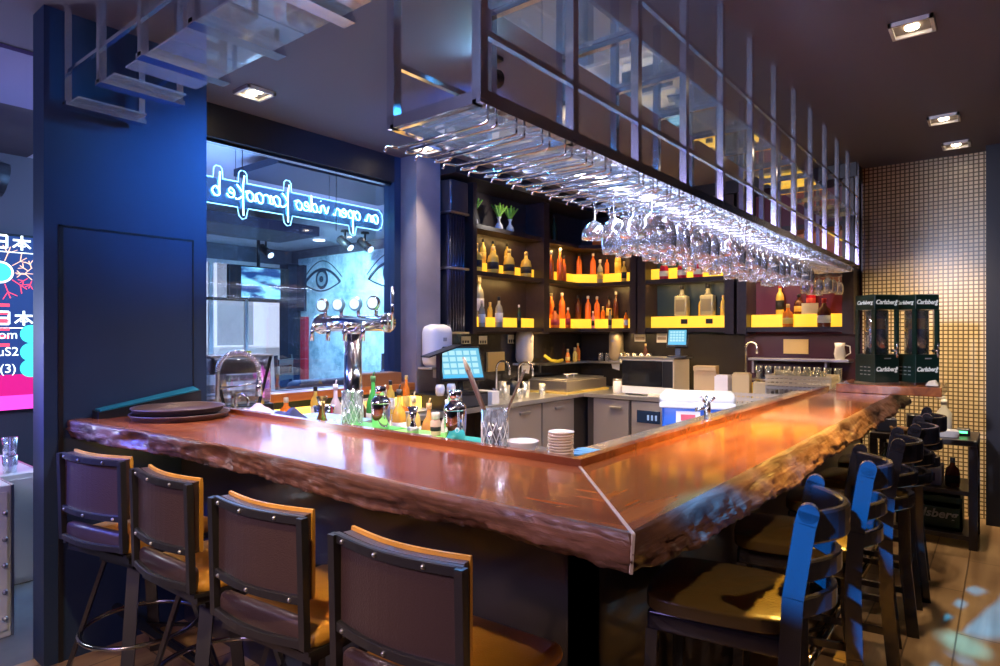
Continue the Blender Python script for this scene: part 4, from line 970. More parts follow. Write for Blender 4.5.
pos('tilted touch order screen with blue-white buttons on the side counter', (-3.44, 3.82, CZ+.12), 1.12, .38, .30, -.42)
pr = thing('cash_drawer', 'black cash drawer under the large touch order screen', 'cash drawer', (-3.58, 3.78, CZ))
MB().box(-.2, .2, -.22, .28, 0, .12, bev=.006).build('body', black, pr)
MB().box(.2, .206, -.2, .26, .015, .10).build('drawer_front', M('drawer_front_grey', (.05, .05, .055), .3), pr)
pc = thing('screen_hood', 'black pitched hood panel behind the large touch order screen', 'hood', (-3.56, 3.66, CZ+.12))
MB().bar((0, -.16, .30), (.10, .12, .39), .16, .012).bar((.02, -.02, 0), (.02, -.02, .33), .04, .03).build('panel', black, pc)
pos('small tilted order screen standing on the microwave', (-2.50, 5.88, CZ+.372), .3, .20, .20, -.45)
# dispensers on the side wall
def dispenser(label, X, y, z, sx=1, wallY=None, mat=white):
    t = thing('paper_towel_dispenser', label, 'dispenser', (X, y, z), 0 if wallY is None else -PI/2)
    pr_ = [(.0, -.13), (.10, -.14), (.17, -.11), (.20, 0), (.20, .12), (.17, .19), (.09, .22), (0, .22)]
    mb = MB(); mb.T = Matrix.Rotation(PI/2, 4, 'X')
    mb.T = Matrix(); mb.box(0, .18, -.13*sx, .13*sx, -.14, .22, bev=.07); mb.build('cover', mat, t)
    MB().box(.0, .16, -.135*sx, .135*sx, -.15, -.13, bev=.004).build('base_strip', M('grey_plastic', (.35, .33, .3), .5), t)
    MB().add([(.10, -.06, -.15), (.12, .06, -.15), (.11, .05, -.24), (.09, -.05, -.22)], [(0, 1, 2, 3)]).build('paper_sheet', M('tissue', (.8, .78, .74), .9), t)
    MB().box(.18, .183, -.02, .02, .08, .11).build('lock', M('grey_plastic', (.35, .33, .3), .5), t)
    return t
dispenser('large white paper towel dispenser behind the touch screen, below the duct', -3.78, 3.77, 1.36, 1.0)
dispenser('cream paper towel dispenser on the dark wall between the sink and shelves', -3.95, 5.22, 1.33, .62, mat=M('cream_dispenser', (.68, .58, .42), .4))
dispenser('dim tan paper towel dispenser in the far corner under the corner shelf', -3.44, 6.49, 1.33, .55, wallY=6.49, mat=M('tan_dispenser', (.5, .38, .18), .4))
# notices on the backsplash
nb = M('note_paper', (.78, .70, .5), .8)
for (px, py, w_, h_, lb) in ((466, 340, .13, .07, 'first'), (483, 340, .12, .08, 'second'), (511, 339, .10, .09, 'third')):
    q = P(px, py, X=-3.95); o = MB().box(-3.954, -3.948, q[1]-w_/2, q[1]+w_/2, q[2]-h_/2, q[2]+h_/2).build('wall_notice', nb)
    for k in range(3): MB().box(-3.948, -3.9475, q[1]-w_/2+.01+k*.035, q[1]-w_/2+.035+k*.035, q[2]-h_/2+.006, q[2]-.005).build('notice_picture', black, o)
    tag(o, '%s cream paper notice from the left, on the wall under the shelves beside the duct' % lb, 'notice')
for (px, py, w_, h_, lb) in ((618, 337, .08, .09, 'cream notice under the right end of the corner shelf'), (640, 338, .13, .08, 'cream notice on the wall left above the microwave'), (662, 338, .12, .1, 'white notice on the wall right above the microwave')):
    q = P(px, py, Y=6.49); o = MB().box(q[0]-w_/2, q[0]+w_/2, 6.485, 6.494, q[2]-h_/2, q[2]+h_/2).build('wall_notice', nb)
    tag(o, lb, 'notice'); MB().box(q[0]-w_/2+.01, q[0]+w_/2-.01, 6.4845, 6.485, q[2]-.02, q[2]+.01).build('notice_picture', M('notice_print', (.35, .25, .15), .8), o)
q = P(495, 361, X=-3.95)
tag(MB().box(-3.954, -3.93, q[1]-.13, q[1]+.13, q[2]-.1, q[2]+.09, bev=.003).build('wooden_board', M('ochre_board', (.55, .36, .1), .5)), 'square ochre board on the dark wall right of the large touch screen', 'board')
# high steel shelf under the corner unit with glassware
hs = thing('wall_steel_shelf', 'narrow dark wall shelf of glassware under the corner bottle shelf', 'shelf', (0, 0, 0))
MB().box(-3.95, -3.75, 5.45, 6.48, 1.17, 1.185).box(-3.75, -2.95, 6.28, 6.49, 1.17, 1.185).build('board', steel, hs)
MB().box(-3.95, -3.93, 5.6, 5.62, 1.08, 1.17).build('bracket', steel, hs); MB().box(-3.2, -3.18, 6.40, 6.49, 1.08, 1.17).build('bracket', steel, hs)
for i in range(8):
    x = -3.62+.085*i
    tag(MB().lathe([(.028, 0), (.032, .10), (.029, .1), (.025, .006)], (x, 6.37, 1.185), 16).build('tumbler', glassw), 'clear tumbler in the row on the wall shelf under the corner bottles', 'glass', 'tumblers on the wall shelf under the corner bottles')
bottle((-3.80, 5.95, 1.185), 'small', amber, laby, capg, 'small amber bottle on the wall shelf, left of the tumblers')
bottle((-3.80, 6.10, 1.185), 'small', gold, None, capg, 'small golden bottle on the wall shelf at the corner', sc=1.1)
for i, (x, y, kd, bd, lb) in enumerate(((-3.52, 6.43, 'slim', clearb, 'tall pale bottle at the left behind the tumbler row'), (-3.36, 6.44, 'small', gold, 'tiny gold bottle behind the tumbler row'), (-3.08, 6.40, 'round', brownb, 'brown bottle at the right end of the wall shelf'), (-3.86, 6.26, 'round', amber, 'amber bottle in the very corner of the wall shelf'))):
    bottle((x, y, 1.185), kd, bd, None, capg, lb, sc=.75)
for i, (x, y, h_, r_, lb) in enumerate(((-3.55, 4.52, .13, .036, 'clear beaker nearest the white napkin box'), (-3.66, 4.60, .16, .04, 'taller clear beaker behind the one beside the napkin box'), (-3.50, 4.66, .10, .034, 'short clear tumbler in front of the first gooseneck faucet'), (-3.56, 4.84, .15, .04, 'clear pitcher-like glass between the two gooseneck faucets'), (-3.50, 5.02, .12, .035, 'clear tumbler in front of the black pot'))):
    tag(MB().lathe([(r_*.8, 0), (r_, h_), (r_-.003, h_), (r_*.8-.004, .006)], (x, y, CZ), 18).build('tumbler', glassw), lb, 'glass')
for i, (x, lb) in enumerate(((-1.74, 'small steel shaker tin under the tall faucet'), (-1.66, 'small steel tin right of the one under the tall faucet'))):
    tag(MB().lathe([(0, 0), (.03, 0), (.036, .11), (.034, .11), (.028, .005)], (x, 6.12, CZ), 18).build('steel_tin', steel), lb, 'tin')
skt = thing('dish_rack', 'steel wire dish rack beside the tall faucet on the back counter', 'rack', (-1.85, 6.15, CZ)); skt.location = (-2.22, 6.22, CZ)
dm = MB()
for z in (.03, .12): dm.tube([(-.14, -.1, z), (.14, -.1, z), (.14, .1, z), (-.14, .1, z)], .004, n=6, closed=True)
for k in range(9): dm.tube([(-.14+.035*k, -.1, .12), (-.14+.035*k, -.1, .0), (-.14+.035*k, .1, .0), (-.14+.035*k, .1, .12)], .003, n=5)
dm.build('wire_frame', chrome, skt); MB().box(-.15, .15, -.11, .11, 0, .004).build('base_sheet', steel, skt)
bananas = MB()
bananas.tube([(-3.84, 5.55, 1.27), (-3.80, 5.62, 1.215), (-3.79, 5.74, 1.202), (-3.80, 5.84, 1.215)], .017, n=8)
tag(bananas.build('banana', M('banana_yellow', (.8, .6, .04), .5)), 'yellow banana lying on the wall shelf', 'banana')
# sinks, faucets
def gooseneck(label, loc, h_, r_, rz, mat=chrome, tr=.011):
    t = thing('gooseneck_faucet', label, 'faucet', loc, rz)
    pts = [(0, 0, 0), (0, 0, h_-r_)]+[(r_-r_*math.cos(PI*i/12), 0, h_-r_+r_*math.sin(PI*i/12)) for i in range(1, 13)]+[(2*r_, 0, h_-r_-.05)]
    MB().tube(pts, tr, n=10).build('spout', mat, t); MB().cyl((0, 0, 0), (0, 0, .04), .024).build('base', mat, t)
    MB().cyl((0, 0, .05), (0, -.06, .08), .007).build('lever', mat, t); return t
gooseneck('chrome gooseneck faucet on the side counter right of the touch screen', (-3.85, 4.75, CZ), .34, .08, 0)
gooseneck('second chrome gooseneck faucet on the side counter near the corner', (-3.85, 5.10, CZ), .32, .09, 0)
gooseneck('tall chrome gooseneck faucet at the back counter left of the tan board', (-2.0, 6.38, CZ), .52, .06, -.3)
# steel warming box on side counter, near corner
sbx = thing('glass_washer', 'flat stainless steel equipment box on the side counter in the corner', 'equipment', (-3.62, 5.72, CZ), 0)
MB().box(-.25, .22, -.42, .38, .02, .13, bev=.006).build('body', M('warm_steel', (.55, .48, .36), .3, .85), sbx)
MB().box(-.23, .20, -.40, .36, .13, .145, bev=.004).build('lid', steel, sbx)
MB().box(-.25, .24, -.44, .40, 0, .02).build('base_board', M('yellow_board', (.75, .55, .12), .4), sbx)
MB().cyl((0, -.06, .145), (0, -.06, .17), .015).cyl((0, -.06, .17), (0, -.06, .178), .045).cyl((0, .06, .145), (0, .06, .17), .015).cyl((0, .06, .17), (0, .06, .178), .045).build('lid_knob', porc, sbx)
kt = thing('black_kettle', 'round black pot on the side counter behind the mixing glass', 'pot', (-3.80, 5.02, CZ))
MB().lathe([(0, 0), (.07, 0), (.085, .05), (.075, .12), (.03, .14), (0, .15)], n=20).build('body', black, kt); kt.location.y = 4.93
MB().cyl((0, 0, .148), (0, 0, .17), .012).build('knob', black, kt)
for i, (x, y) in enumerate(((-3.15, 6.1), (-3.05, 6.0), (-3.1, 5.8))):
    j = thing('glass_jar', ['tall clear jar behind the microwave corner on the back counter', 'clear storage jar left of the microwave', 'small pale jar beside the left foot of the microwave'][i], 'jar', (x, y, CZ))
    hh = (.26, .22, .12)[i]; MB().lathe([(0, 0), (.045, 0), (.05, .01), (.05, hh), (.044, hh), (.044, .01)], n=20).build('body', glassw if i < 2 else porc, j)
    MB().cyl((0, 0, hh), (0, 0, hh+.02), .048).build('lid', steel, j)
# items on the cash area
for i, (px, lb) in enumerate(((441, 'rounded white cup left below the large touch screen'), (452, 'rounded white cup right below the large touch screen'))):
    q = P(px, 395, z=CZ+.12); q = P(px, 380, X=-3.42)
    o = MB().lathe([(0, 0), (.026, 0), (.036, .02), (.038, .06), (.03, .085), (.026, .085), (.03, .02)], (-3.43, q[1], CZ+.12 if abs(q[1]-3.78) < .28 else CZ), 20).build('cup', porc); tag(o, lb, 'cup')
rc = tag(MB().box(-.11, .11, -.05, .05, 0, .11, bev=.006).build('napkin_box', white), 'white napkin box on the side counter right of the large touch screen', 'box'); rc.location = (-3.52, 4.20, CZ)
pl0 = P(425, 398, z=CZ+.02)
tag(MB().lathe([(0, 0), (.09, 0), (.15, .015), (.15, .02), (.09, .008)], (-3.6, 3.35, CZ), 28).build('white_dish', porc), 'shallow white dish on the side counter left of the touch screen', 'dish')
# things right of the microwave
cb = thing('cardboard_box', 'open cardboard box right of the microwave', 'box', (-2.20, 5.86, CZ), .2)
MB().box(-.1, .1, -.09, .09, 0, .30).build('carton', M('cardboard', (.55, .38, .2), .8), cb); MB().box(-.1, .1, -.12, -.09, .26, .30).build('flap', MATS['cardboard'], cb)
for i, (x, y, w_, h_, mt_, lb) in enumerate(((-1.99, 5.72, .12, .22, 'white_carton', 'tall white paper carton right of the cardboard box'), (-1.855, 5.80, .15, .24, 'kraft_carton', 'kraft paper carton behind the blue and white cooler'), (-1.715, 5.86, .12, .16, 'pale_kraft', 'short pale carton left of the tall faucet'))):
    o = MB().box(-w_/2, w_/2, -.07, .07, 0, h_, bev=.003).box(-w_/2+.01, w_/2-.01, -.05, .05, h_, h_+.012).build('paper_carton', M(mt_, ((.75, .7, .72), (.62, .46, .24), (.7, .56, .33))[i], .7)); o.location = (x, y, CZ); o.rotation_euler.z = .15*i; tag(o, lb, 'carton')
bg_ = MB().sphere((0, 0, .1), .12, n=14, sc=(1.1, .9, .8)).sphere((.1, .03, .09), .09, n=12, sc=(1, .9, .8)).build('dark_bag', M('crumpled_black_bag', (.03, .025, .025), .3, bump=.6, bscale=30)); bg_.location = (-2.35, 5.55+.2, CZ+.0); bg_.location = (-1.74, 4.58, .745); tag(bg_, 'crumpled black bag on the low bench behind the cooler', 'bag')
# crates of the dishwasher on the low bench
crt = M('crate_beige_plastic', (.55, .47, .38), .5)
def crate(label, loc, rz, w_, d_, h_, mt_):
    t = thing('glass_crate', label, 'crate', loc, rz)
    mb = MB()
    for z in (.01, h_*.5, h_-.015): mb.box(-w_/2, w_/2, -d_/2, -d_/2+.008, z-.01, z+.012).box(-w_/2, w_/2, d_/2-.008, d_/2, z-.01, z+.012).box(-w_/2, -w_/2+.008, -d_/2, d_/2, z-.01, z+.012).box(w_/2-.008, w_/2, -d_/2, d_/2, z-.01, z+.012)
    n = int(w_/.035)
    for i in range(n+1):
        x = -w_/2+i*w_/n
        for y in (-d_/2+.004, d_/2-.004): mb.box(x-.004, x+.004, y-.004, y+.004, 0, h_)
    n = int(d_/.035)
    for i in range(n+1):
        y = -d_/2+i*d_/n
        for x in (-w_/2+.004, w_/2-.004): mb.box(x-.004, x+.004, y-.004, y+.004, 0, h_)
    mb.build('side_grid', mt_, t); MB().box(-w_/2, w_/2, -d_/2, d_/2, 0, .008).build('base', mt_, t); return t
crate('beige plastic glass crate on the low bench behind the side arm', (-1.55, 4.98, .73), .1, .46, .40, .30, crt)
st_ = crate('grey plastic crate on the back counter under the steel glass shelf', (-1.36, 5.85, CZ), .05, .5, .42, .16, M('crate_grey_plastic', (.42, .4, .38), .5))
crate('upper cream crate stacked on the grey crate near the beer dispensers', (-1.36, 5.85, CZ+.162), .05, .5, .42, .09, M('crate_cream_plastic', (.68, .58, .4), .5))
for i in range(4):
    for j in range(3):
        tag(MB().lathe([(.03, 0), (.034, .11), (.031, .11), (.027, .006)], (-1.52+.1*i, 5.72+.1*j, CZ+.172), 14).build('tumbler', glassw), 'clear tumbler standing in the upper cream crate', 'glass', 'tumblers in the upper crate')
wsh = thing('wall_glass_shelf', 'steel wall shelf of tumblers under the maroon-backed unit', 'shelf', (0, 0, 0))
MB().box(-1.95, -1.08, 6.28, 6.515, 1.245, 1.27, bev=.004).build('board', steel, wsh); MB().box(-1.95, -1.93, 6.4, 6.515, 1.12, 1.245).build('bracket', steel, wsh); MB().box(-1.3, -1.28, 6.4, 6.515, 1.12, 1.245).build('bracket', steel, wsh)
lsh = thing('lower_glass_shelf', 'lower steel shelf holding a row of tumblers under the steel wall shelf', 'shelf', (0, 0, 0))
MB().box(-1.92, -1.08, 6.2, 6.515, 1.06, 1.075).build('board', steel, lsh); MB().box(-1.92, -1.90, 6.4, 6.515, .9, 1.06).build('bracket', steel, lsh); MB().box(-1.12, -1.10, 6.4, 6.515, .9, 1.06).build('bracket', steel, lsh)
for i in range(9):
    tag(MB().lathe([(.031, 0), (.036, .12), (.033, .12), (.028, .006)], (-1.85+.085*i, 6.3, 1.075), 14).build('tumbler', glassw), 'clear tumbler in the row on the lower steel shelf near the tan board', 'glass', 'tumblers on the lower steel shelf')
tag(MB().box(-1.9, -1.82, 6.0, 6.06, CZ, CZ+.15, bev=.01).cyl((-1.86, 6.03, CZ+.15), (-1.86, 6.03, CZ+.19), .01).build('soap_bottle', M('yellow_plastic', (.85, .6, .02), .4)), 'yellow plastic soap bottle left of the tall faucet', 'bottle')
cat_ = thing('desk_lamp_jug', 'pale enamel jug on the wall shelf near the beer dispensers', 'jug', (-1.17, 6.38, 1.27))
MB().lathe([(0, 0), (.04, 0), (.05, .05), (.04, .11), (.045, .15), (.041, .15), (.036, .11)], n=18).build('body', porc, cat_); MB().tube([(.045, 0, .03), (.085, 0, .06), (.08, 0, .12), (.042, 0, .13)], .006).build('handle', porc, cat_)
# soda gun and green bottle
tag(MB().lathe([(0, 0), (.035, 0), (.036, .1), (.012, .16), (.012, .21)], (-1.42, 4.42, .73), 16).build('green_bottle', M('bright_green_plastic', (.02, .5, .15), .4)), 'bright green bottle beside the cooler on the low bench', 'bottle')
sg = thing('chrome_bar_tap', 'small chrome tap with levers on the service ledge in front of the cooler', 'tap', (-1.13, 3.02, ZL))
MB().cyl((0, 0, 0), (0, 0, .09), .016).cyl((0, 0, .06), (-.05, -.03, .045), .01).build('spout', chrome, sg)
for a_ in (0, 2, 4): MB().cyl((0, 0, .07), (.035*math.cos(a_), .035*math.sin(a_), .11), .007).build('lever', chrome, sg)
# ============================================================ THINGS AT THE FRONT ARM
# beer tap tower
bt = thing('beer_tap_tower', 'chrome T-shaped beer tap tower with four round badges', 'beer tap', (-2.62, 2.06, .90))
MB().cyl((0, 0, 0), (0, 0, .62), .045, n=28).cyl((0, 0, 0), (0, 0, .02), .08, n=28).cyl((0, 0, .6), (0, 0, .62), .055, n=28).build('column', chrome, bt)
MB().lathe([(.05, 0), (.055, .01), (.055, .03), (.042, .04), (.042, .53), (.047, .535), (.047, .55), (.043, .56)], (-.28, 0, .655), 24, None, True, (1, 0, 0)).build('crossbar', chrome, bt)
for i in range(4):
    x = -.205+.137*i
    f_ = MB().cyl((x, 0, .65), (x, -.10, .64), .014).cyl((x, -.095, .66), (x, -.105, .565), .011).build('tap_spout', chrome, bt)
    MB().cyl((x, -.02, .69), (x, -.02, .735), .009).build('badge_stem', chrome, bt)
    b_ = MB().lathe([(.032, 0), (.036, .004), (.036, .018), (.032, .022)], (x, -.03, .752), 28, None, False, (.35, -1, 0)).build('badge', chrome if i in (0, 3) else M('badge_face_blue', (.2, .45, .6), .2, .3), bt)
    MB().lathe([(.027, 0), (.027, .003)], (x+.35*.021, -.03-.021, .752), 24, None, False, (.35, -1, 0)).build('badge_face', M('badge_lit_face', (.6, .8, .9), .3, emit=(.55, .85, 1), es=[.35, .9, .9, .35][i]), b_)
MB().cyl((.30, 0, .62), (.30, 0, .83), .007).build('flow_lever', chrome, bt)
drip = tag(MB().box(-2.85, -2.4, 1.92, 2.03, ZL-.03, ZL-.002).build('drip_tray', steel), 'steel drip tray in front of the beer tap tower', 'tray')
# lower worktop inside the front arm
ws = thing('front_work_station', 'low steel work station inside the front arm under the taps', 'counter', (0, 0, 0))
MB().box(-3.3, -1.5, 1.93, 2.32, .86, .90, bev=.004).build('worktop', steeld, ws); MB().box(-3.28, -1.52, 1.95, 2.28, .08, .86).build('carcass', MATS['dark_carcass'], ws)
# front mats, mixing glasses, shakers, jiggers
gmat = M('green_rubber_mat', (.10, .52, .10), .5); tmat = M('teal_rubber_mat', (.02, .35, .32), .5)
for (x0, x1, mt_, lb) in ((-2.35, -2.05, gmat, 'green rubber bar mat under the left mixing glass'), (-2.03, -1.72, M('lime_mat', (.2, .6, .12), .5), 'green rubber bar mat under the left cocktail shaker'), (-1.70, -1.50, tmat, 'teal rubber bar mat beside the right cocktail shaker')):
    tag(MB().box(x0, x1, 1.665, 1.895, ZL, ZL+.006, bev=.002).build('bar_mat', mt_), lb, 'mat')
crystal = glassmat('crystal_glass', (.92, .94, .97), .55, (1, 1, 1), .03, .10, .04)
def mixing_glass(label, loc, tools):
    t = thing('mixing_glass', label, 'glass', loc)
    mb = MB(); R = .046; n = 36
    prof = [(0, .0), (R-.004, 0), (R, .005), (R, .012)]
    mb.lathe(prof+[(R+.002, .155), (R-.002, .155), (R-.005, .02), (0, .018)], n=n)
    mb.build('body', crystal, t)
    cu = MB()
    for i in range(12):
        for s_ in (-1, 1):
            pts = [((R+.0015)*math.cos(2*PI*i/12+s_*k*.16), (R+.0015)*math.sin(2*PI*i/12+s_*k*.16), .015+.02*k) for k in range(6)]
            cu.tube(pts, .0016, n=4)
    cu.build('cut_pattern', M('cut_glass_white', (.75, .78, .85), .1, spec=1), t); return t
g1 = (-2.24, 1.74, ZL+.006); q = P(361, 421, z=ZL); mixing_glass('cut crystal mixing glass on the green mat before the beer tap', (-2.28, 1.79, ZL+.006), 0)
q2 = P(496, 446, z=ZL+.0)
mixing_glass('cut crystal mixing glass holding a muddler and tongs, near the corner of the bar', (-1.385, 1.70, ZL), 0)
mdw = M('dark_muddler_wood', (.10, .045, .03), .35)
md_ = thing('muddler', 'long dark wooden muddler leaning in the right mixing glass', 'muddler', (-1.385, 1.70, ZL+.021))
MB().cyl((.02, .0, .0), (-.115, -.01, .265), .0085, r2=.009, n=12).build('handle', mdw, md_); MB().cyl((.024, 0, .0), (.02, 0, .012), .0125, n=12).build('head', mdw, md_)
MB().cyl((-.115, -.01, .265), (-.137, -.012, .31), .010, r2=.004, n=12).build('tip', M('muddler_tip', (.5, .42, .32), .3), md_)
tg_ = thing('bar_tongs', 'pale steel tongs standing in the right mixing glass', 'tongs', (-1.385, 1.70, ZL+.021))
for d_ in (-.004, .004): MB().bar((-.02, .01+d_, 0), (.085, .06+d_, .27), .018, .003).build('arm', M('bright_satin_steel', (.75, .62, .5), .25, .8), tg_)
shk = M('polished_shaker_steel', (.8, .78, .82), .06, 1)
def shaker(label, loc, sc=1):
    t = thing('cocktail_shaker', label, 'shaker', loc); t.scale = (sc,)*3
    MB().lathe([(0, 0), (.036, 0), (.039, .004), (.044, .06), (.045, .118), (.0445, .122)], n=32).build('cup', shk, t)
    MB().lathe([(.0455, .118), (.0455, .124), (.042, .136), (.030, .148), (.026, .156)], n=32).build('strainer_top', shk, t)
    MB().lathe([(.0275, .152), (.0255, .19), (.022, .196), (0, .197)], n=32).build('cap', shk, t)
shaker('polished cocktail shaker on the green mat, left one', (-2.10, 1.80, ZL+.006), .93)
shaker('polished cocktail shaker near the bar corner, right one', (-1.655, 1.79, ZL+.006), .98)
jg = thing('double_jigger', 'steel hourglass jigger standing right of the left shaker', 'jigger', (-1.90, 1.80, ZL+.006))
MB().lathe([(0, 0), (.023, 0), (.024, .004), (.008, .05), (.008, .056), (.022, .11), (.021, .11), (.006, .058)], n=24).build('body', shk, jg)
MB().lathe([(.0245, .0), (.0245, .02), (.016, .03)], n=24).build('foot_ring', steel, jg)
jg2 = thing('double_jigger', 'brass and steel jigger standing left of the left mixing glass', 'jigger', (-2.52, 1.80, ZL))
MB().lathe([(0, 0), (.026, 0), (.027, .004), (.01, .06), (.026, .12), (.025, .12), (.008, .062)], n=24).build('body', brass, jg2)
for (x, y, lb) in ((-1.80, 1.83, 'small capped bottle right of the jigger, near the left shaker'), (-1.50, 1.85, 'small capped bottle behind the right mixing glass')):
    t = thing('bitters_bottle', lb, 'bottle', (x, y, ZL+.0 if x > -1.5 else ZL+.006)); MB().lathe([(0, 0), (.02, 0), (.021, .004), (.021, .055), (.015, .065)], n=18).build('body', M('salmon_label', (.75, .48, .38), .5), t)
    MB().lathe([(.0213, .018), (.0213, .035)], n=18).build('label_band', labk, t); MB().cyl((0, 0, .065), (0, 0, .092), .017).build('cap', M('cream_cap', (.85, .72, .62), .5), t)
def saucer(label, loc, r_, h_=.012):
    tag(MB().lathe([(0, 0), (r_*.6, 0), (r_, h_), (r_, h_+.003), (r_*.6, .004), (0, .004)], loc, 32).build('saucer', porc), label, 'plate')
saucer('small white saucer on the teal bar mat', (-1.77, 1.71, ZL+.006), .05)
saucer('small cream saucer between the shaker and the mixing glass', (-1.53, 1.72, ZL), .05)
bw = tag(MB().lathe([(0, 0), (.032, 0), (.054, .052), (.055, .055), (.050, .053), (.028, .006), (0, .006)], (-1.275, 1.715, ZL), 32).build('small_bowl', porc), 'white dipping bowl between mixing glass and stacked dishes', 'bowl')
for i in range(11):
    tag(MB().lathe([(0, 0), (.034, 0), (.042, .0055), (.042, .008), (.037, .009), (.030, .003), (0, .003)], (-1.125+random.uniform(-.002, .002), 1.72+random.uniform(-.002, .002), ZL+i*.0092), 30).build('dish', M('warm_porcelain', (.8, .68, .55), .3)), 'small cream dish stacked at the inner bar corner, %s' % (['bottom of the stack', 'second from the bottom', 'third from the bottom', 'fourth from the bottom', 'fifth from the bottom', 'in the exact middle', 'fifth from the top', 'fourth from the top', 'third from the top', 'second from the top', 'top of the stack'][i]), 'dish', 'stacked small dishes')
for i, (x, y) in enumerate(((-1.10, 1.86), (-1.13, 1.93))):
    tag(MB().box(x-.06, x+.06, y-.03, y+.03, ZL, ZL+.008, bev=.003).box(x-.06, x+.06, y-.008, y+.006, ZL+.008, ZL+.0095, M('blue_stripe', (.1, .3, .55), .8)).build('folded_cloth', M('cloth_white', (.8, .8, .82), .9)), ['white folded cloth with a blue stripe beside the stacked dishes', 'white folded cloth with a blue stripe, further from the stacked dishes'][i], 'cloth')
# round serving trays, dark tray and towel at the far-left end
trm = M('brown_serving_tray', (.09, .055, .05), .4)
for i, (dx, r_, z) in enumerate(((0, .212, 0), (-.02, .198, .026))):
    t = tag(MB().lathe([(0, 0), (r_-.01, 0), (r_, .020), (r_+.004, .022), (r_+.003, .026), (r_-.006, .022), (r_-.016, .006), (0, .006)], (-3.045+dx, 1.385, ZT+.002+z), 48).build('serving_tray', trm), ['lower round brown serving tray at the left end of the bar', 'upper round brown serving tray stacked at the left end of the bar'][i], 'tray')
bx = thing('slanted_menu_rest', 'slanted black rest with a teal top against the navy fin wall, behind the round trays', 'rest', (-3.315, 1.35, ZT))
MB().add([(-.045, -.23, 0), (.03, -.23, 0), (.03, .25, 0), (-.045, .25, 0), (-.045, -.23, .035), (.03, -.23, .03), (.03, .25, .10), (-.045, .25, .115)], [(0, 1, 2, 3), (4, 5, 6, 7), (0, 1, 5, 4), (1, 2, 6, 5), (2, 3, 7, 6), (3, 0, 4, 7)]).build('base', black, bx)
MB().add([(-.040, -.22, .037), (.026, -.22, .033), (.026, .24, .101), (-.040, .24, .115), (-.040, -.22, .042), (.026, -.22, .038), (.026, .24, .106), (-.040, .24, .120)], [(0, 1, 2, 3), (4, 5, 6, 7), (0, 1, 5, 4), (1, 2, 6, 5), (2, 3, 7, 6), (3, 0, 4, 7)]).build('teal_mat', M('teal_mat', (.01, .16, .24), .4), bx)
# towel (crumpled grid)
def cloth(name, label, mat, loc, sx, sy, h_, seed, rz=0):
    n = 22; vs = []; fs = []
    for i in range(n):
        for j in range(n):
            x = (i/(n-1)-.5)*sx; y = (j/(n-1)-.5)*sy
            e = min(1, 4*min(i, n-1-i, j, n-1-j)/n)
            z = h_*(.35+.65*abs(noise.noise(Vector((x*14+seed, y*14, seed)))+.3))*e+.006
            vs.append((x+.01*noise.noise(Vector((x*20, y*20, seed))), y+.01*noise.noise(Vector((y*20, x*20, seed+3))), z))
    for i in range(n-1):
        for j in range(n-1): fs.append((i*n+j, (i+1)*n+j, (i+1)*n+j+1, i*n+j+1))
    o = MB().add(vs, fs, smooth=True).build(name, mat); o.location = loc; o.rotation_euler.z = rz
    md = o.modifiers.new('solid', 'SOLIDIFY'); md.thickness = .004; md.offset = 1; tag(o, label, 'towel')
cloth('hand_towel', 'crumpled pink-white towel behind the round serving trays', M('pale_towel', (.62, .48, .52), .9), (-2.96, 1.72, ZL), .20, .12, .06, 2)
cloth('hand_towel', 'crumpled dark blue towel behind the round serving trays', M('navy_towel', (.04, .05, .14), .9), (-2.72, 1.74, ZL), .18, .12, .05, 6)
# coil-spring faucet
sf = thing('spring_faucet', 'chrome spring-hose faucet arching inside the bar at the left', 'faucet', (-3.33, 1.71, ZL), .62)
arcp = [(0, 0, 0), (0, 0, .21)]+[(.115-.115*math.cos(PI*i/14), 0, .21+.105*math.sin(PI*i/14)) for i in range(1, 15)]+[(.23, 0, .16)]
MB().tube(arcp, .010, n=10).build('hose', steel, sf)
sp_ = MB(); pts = []
arc_l = [Vector(p) for p in arcp[1:]]
for i in range(len(arc_l)-1):
    a_, b_ = arc_l[i], arc_l[i+1]; k = max(1, int((b_-a_).length/.011))
    for j in range(k):
        c_ = a_.lerp(b_, j/k); tdir = (b_-a_).normalized()
        sp_.lathe([(.013, 0), (.0165, .003), (.013, .006)], c_, 10, None, True, tdir)
sp_.build('spring', chrome, sf)
MB().cyl((.23, 0, .17), (.23, 0, .08), .015, r2=.019).cyl((.01, 0, .12), (.22, 0, .15), .005).build('spray_head', chrome, sf)
MB().tube([(.10, 0, .0), (.10, 0, .05)]+[(.135-.035*math.cos(PI*i/8), 0, .05+.04*math.sin(PI*i/8)) for i in range(1, 9)]+[(.17, 0, .03)], .007).build('small_spout', chrome, sf)
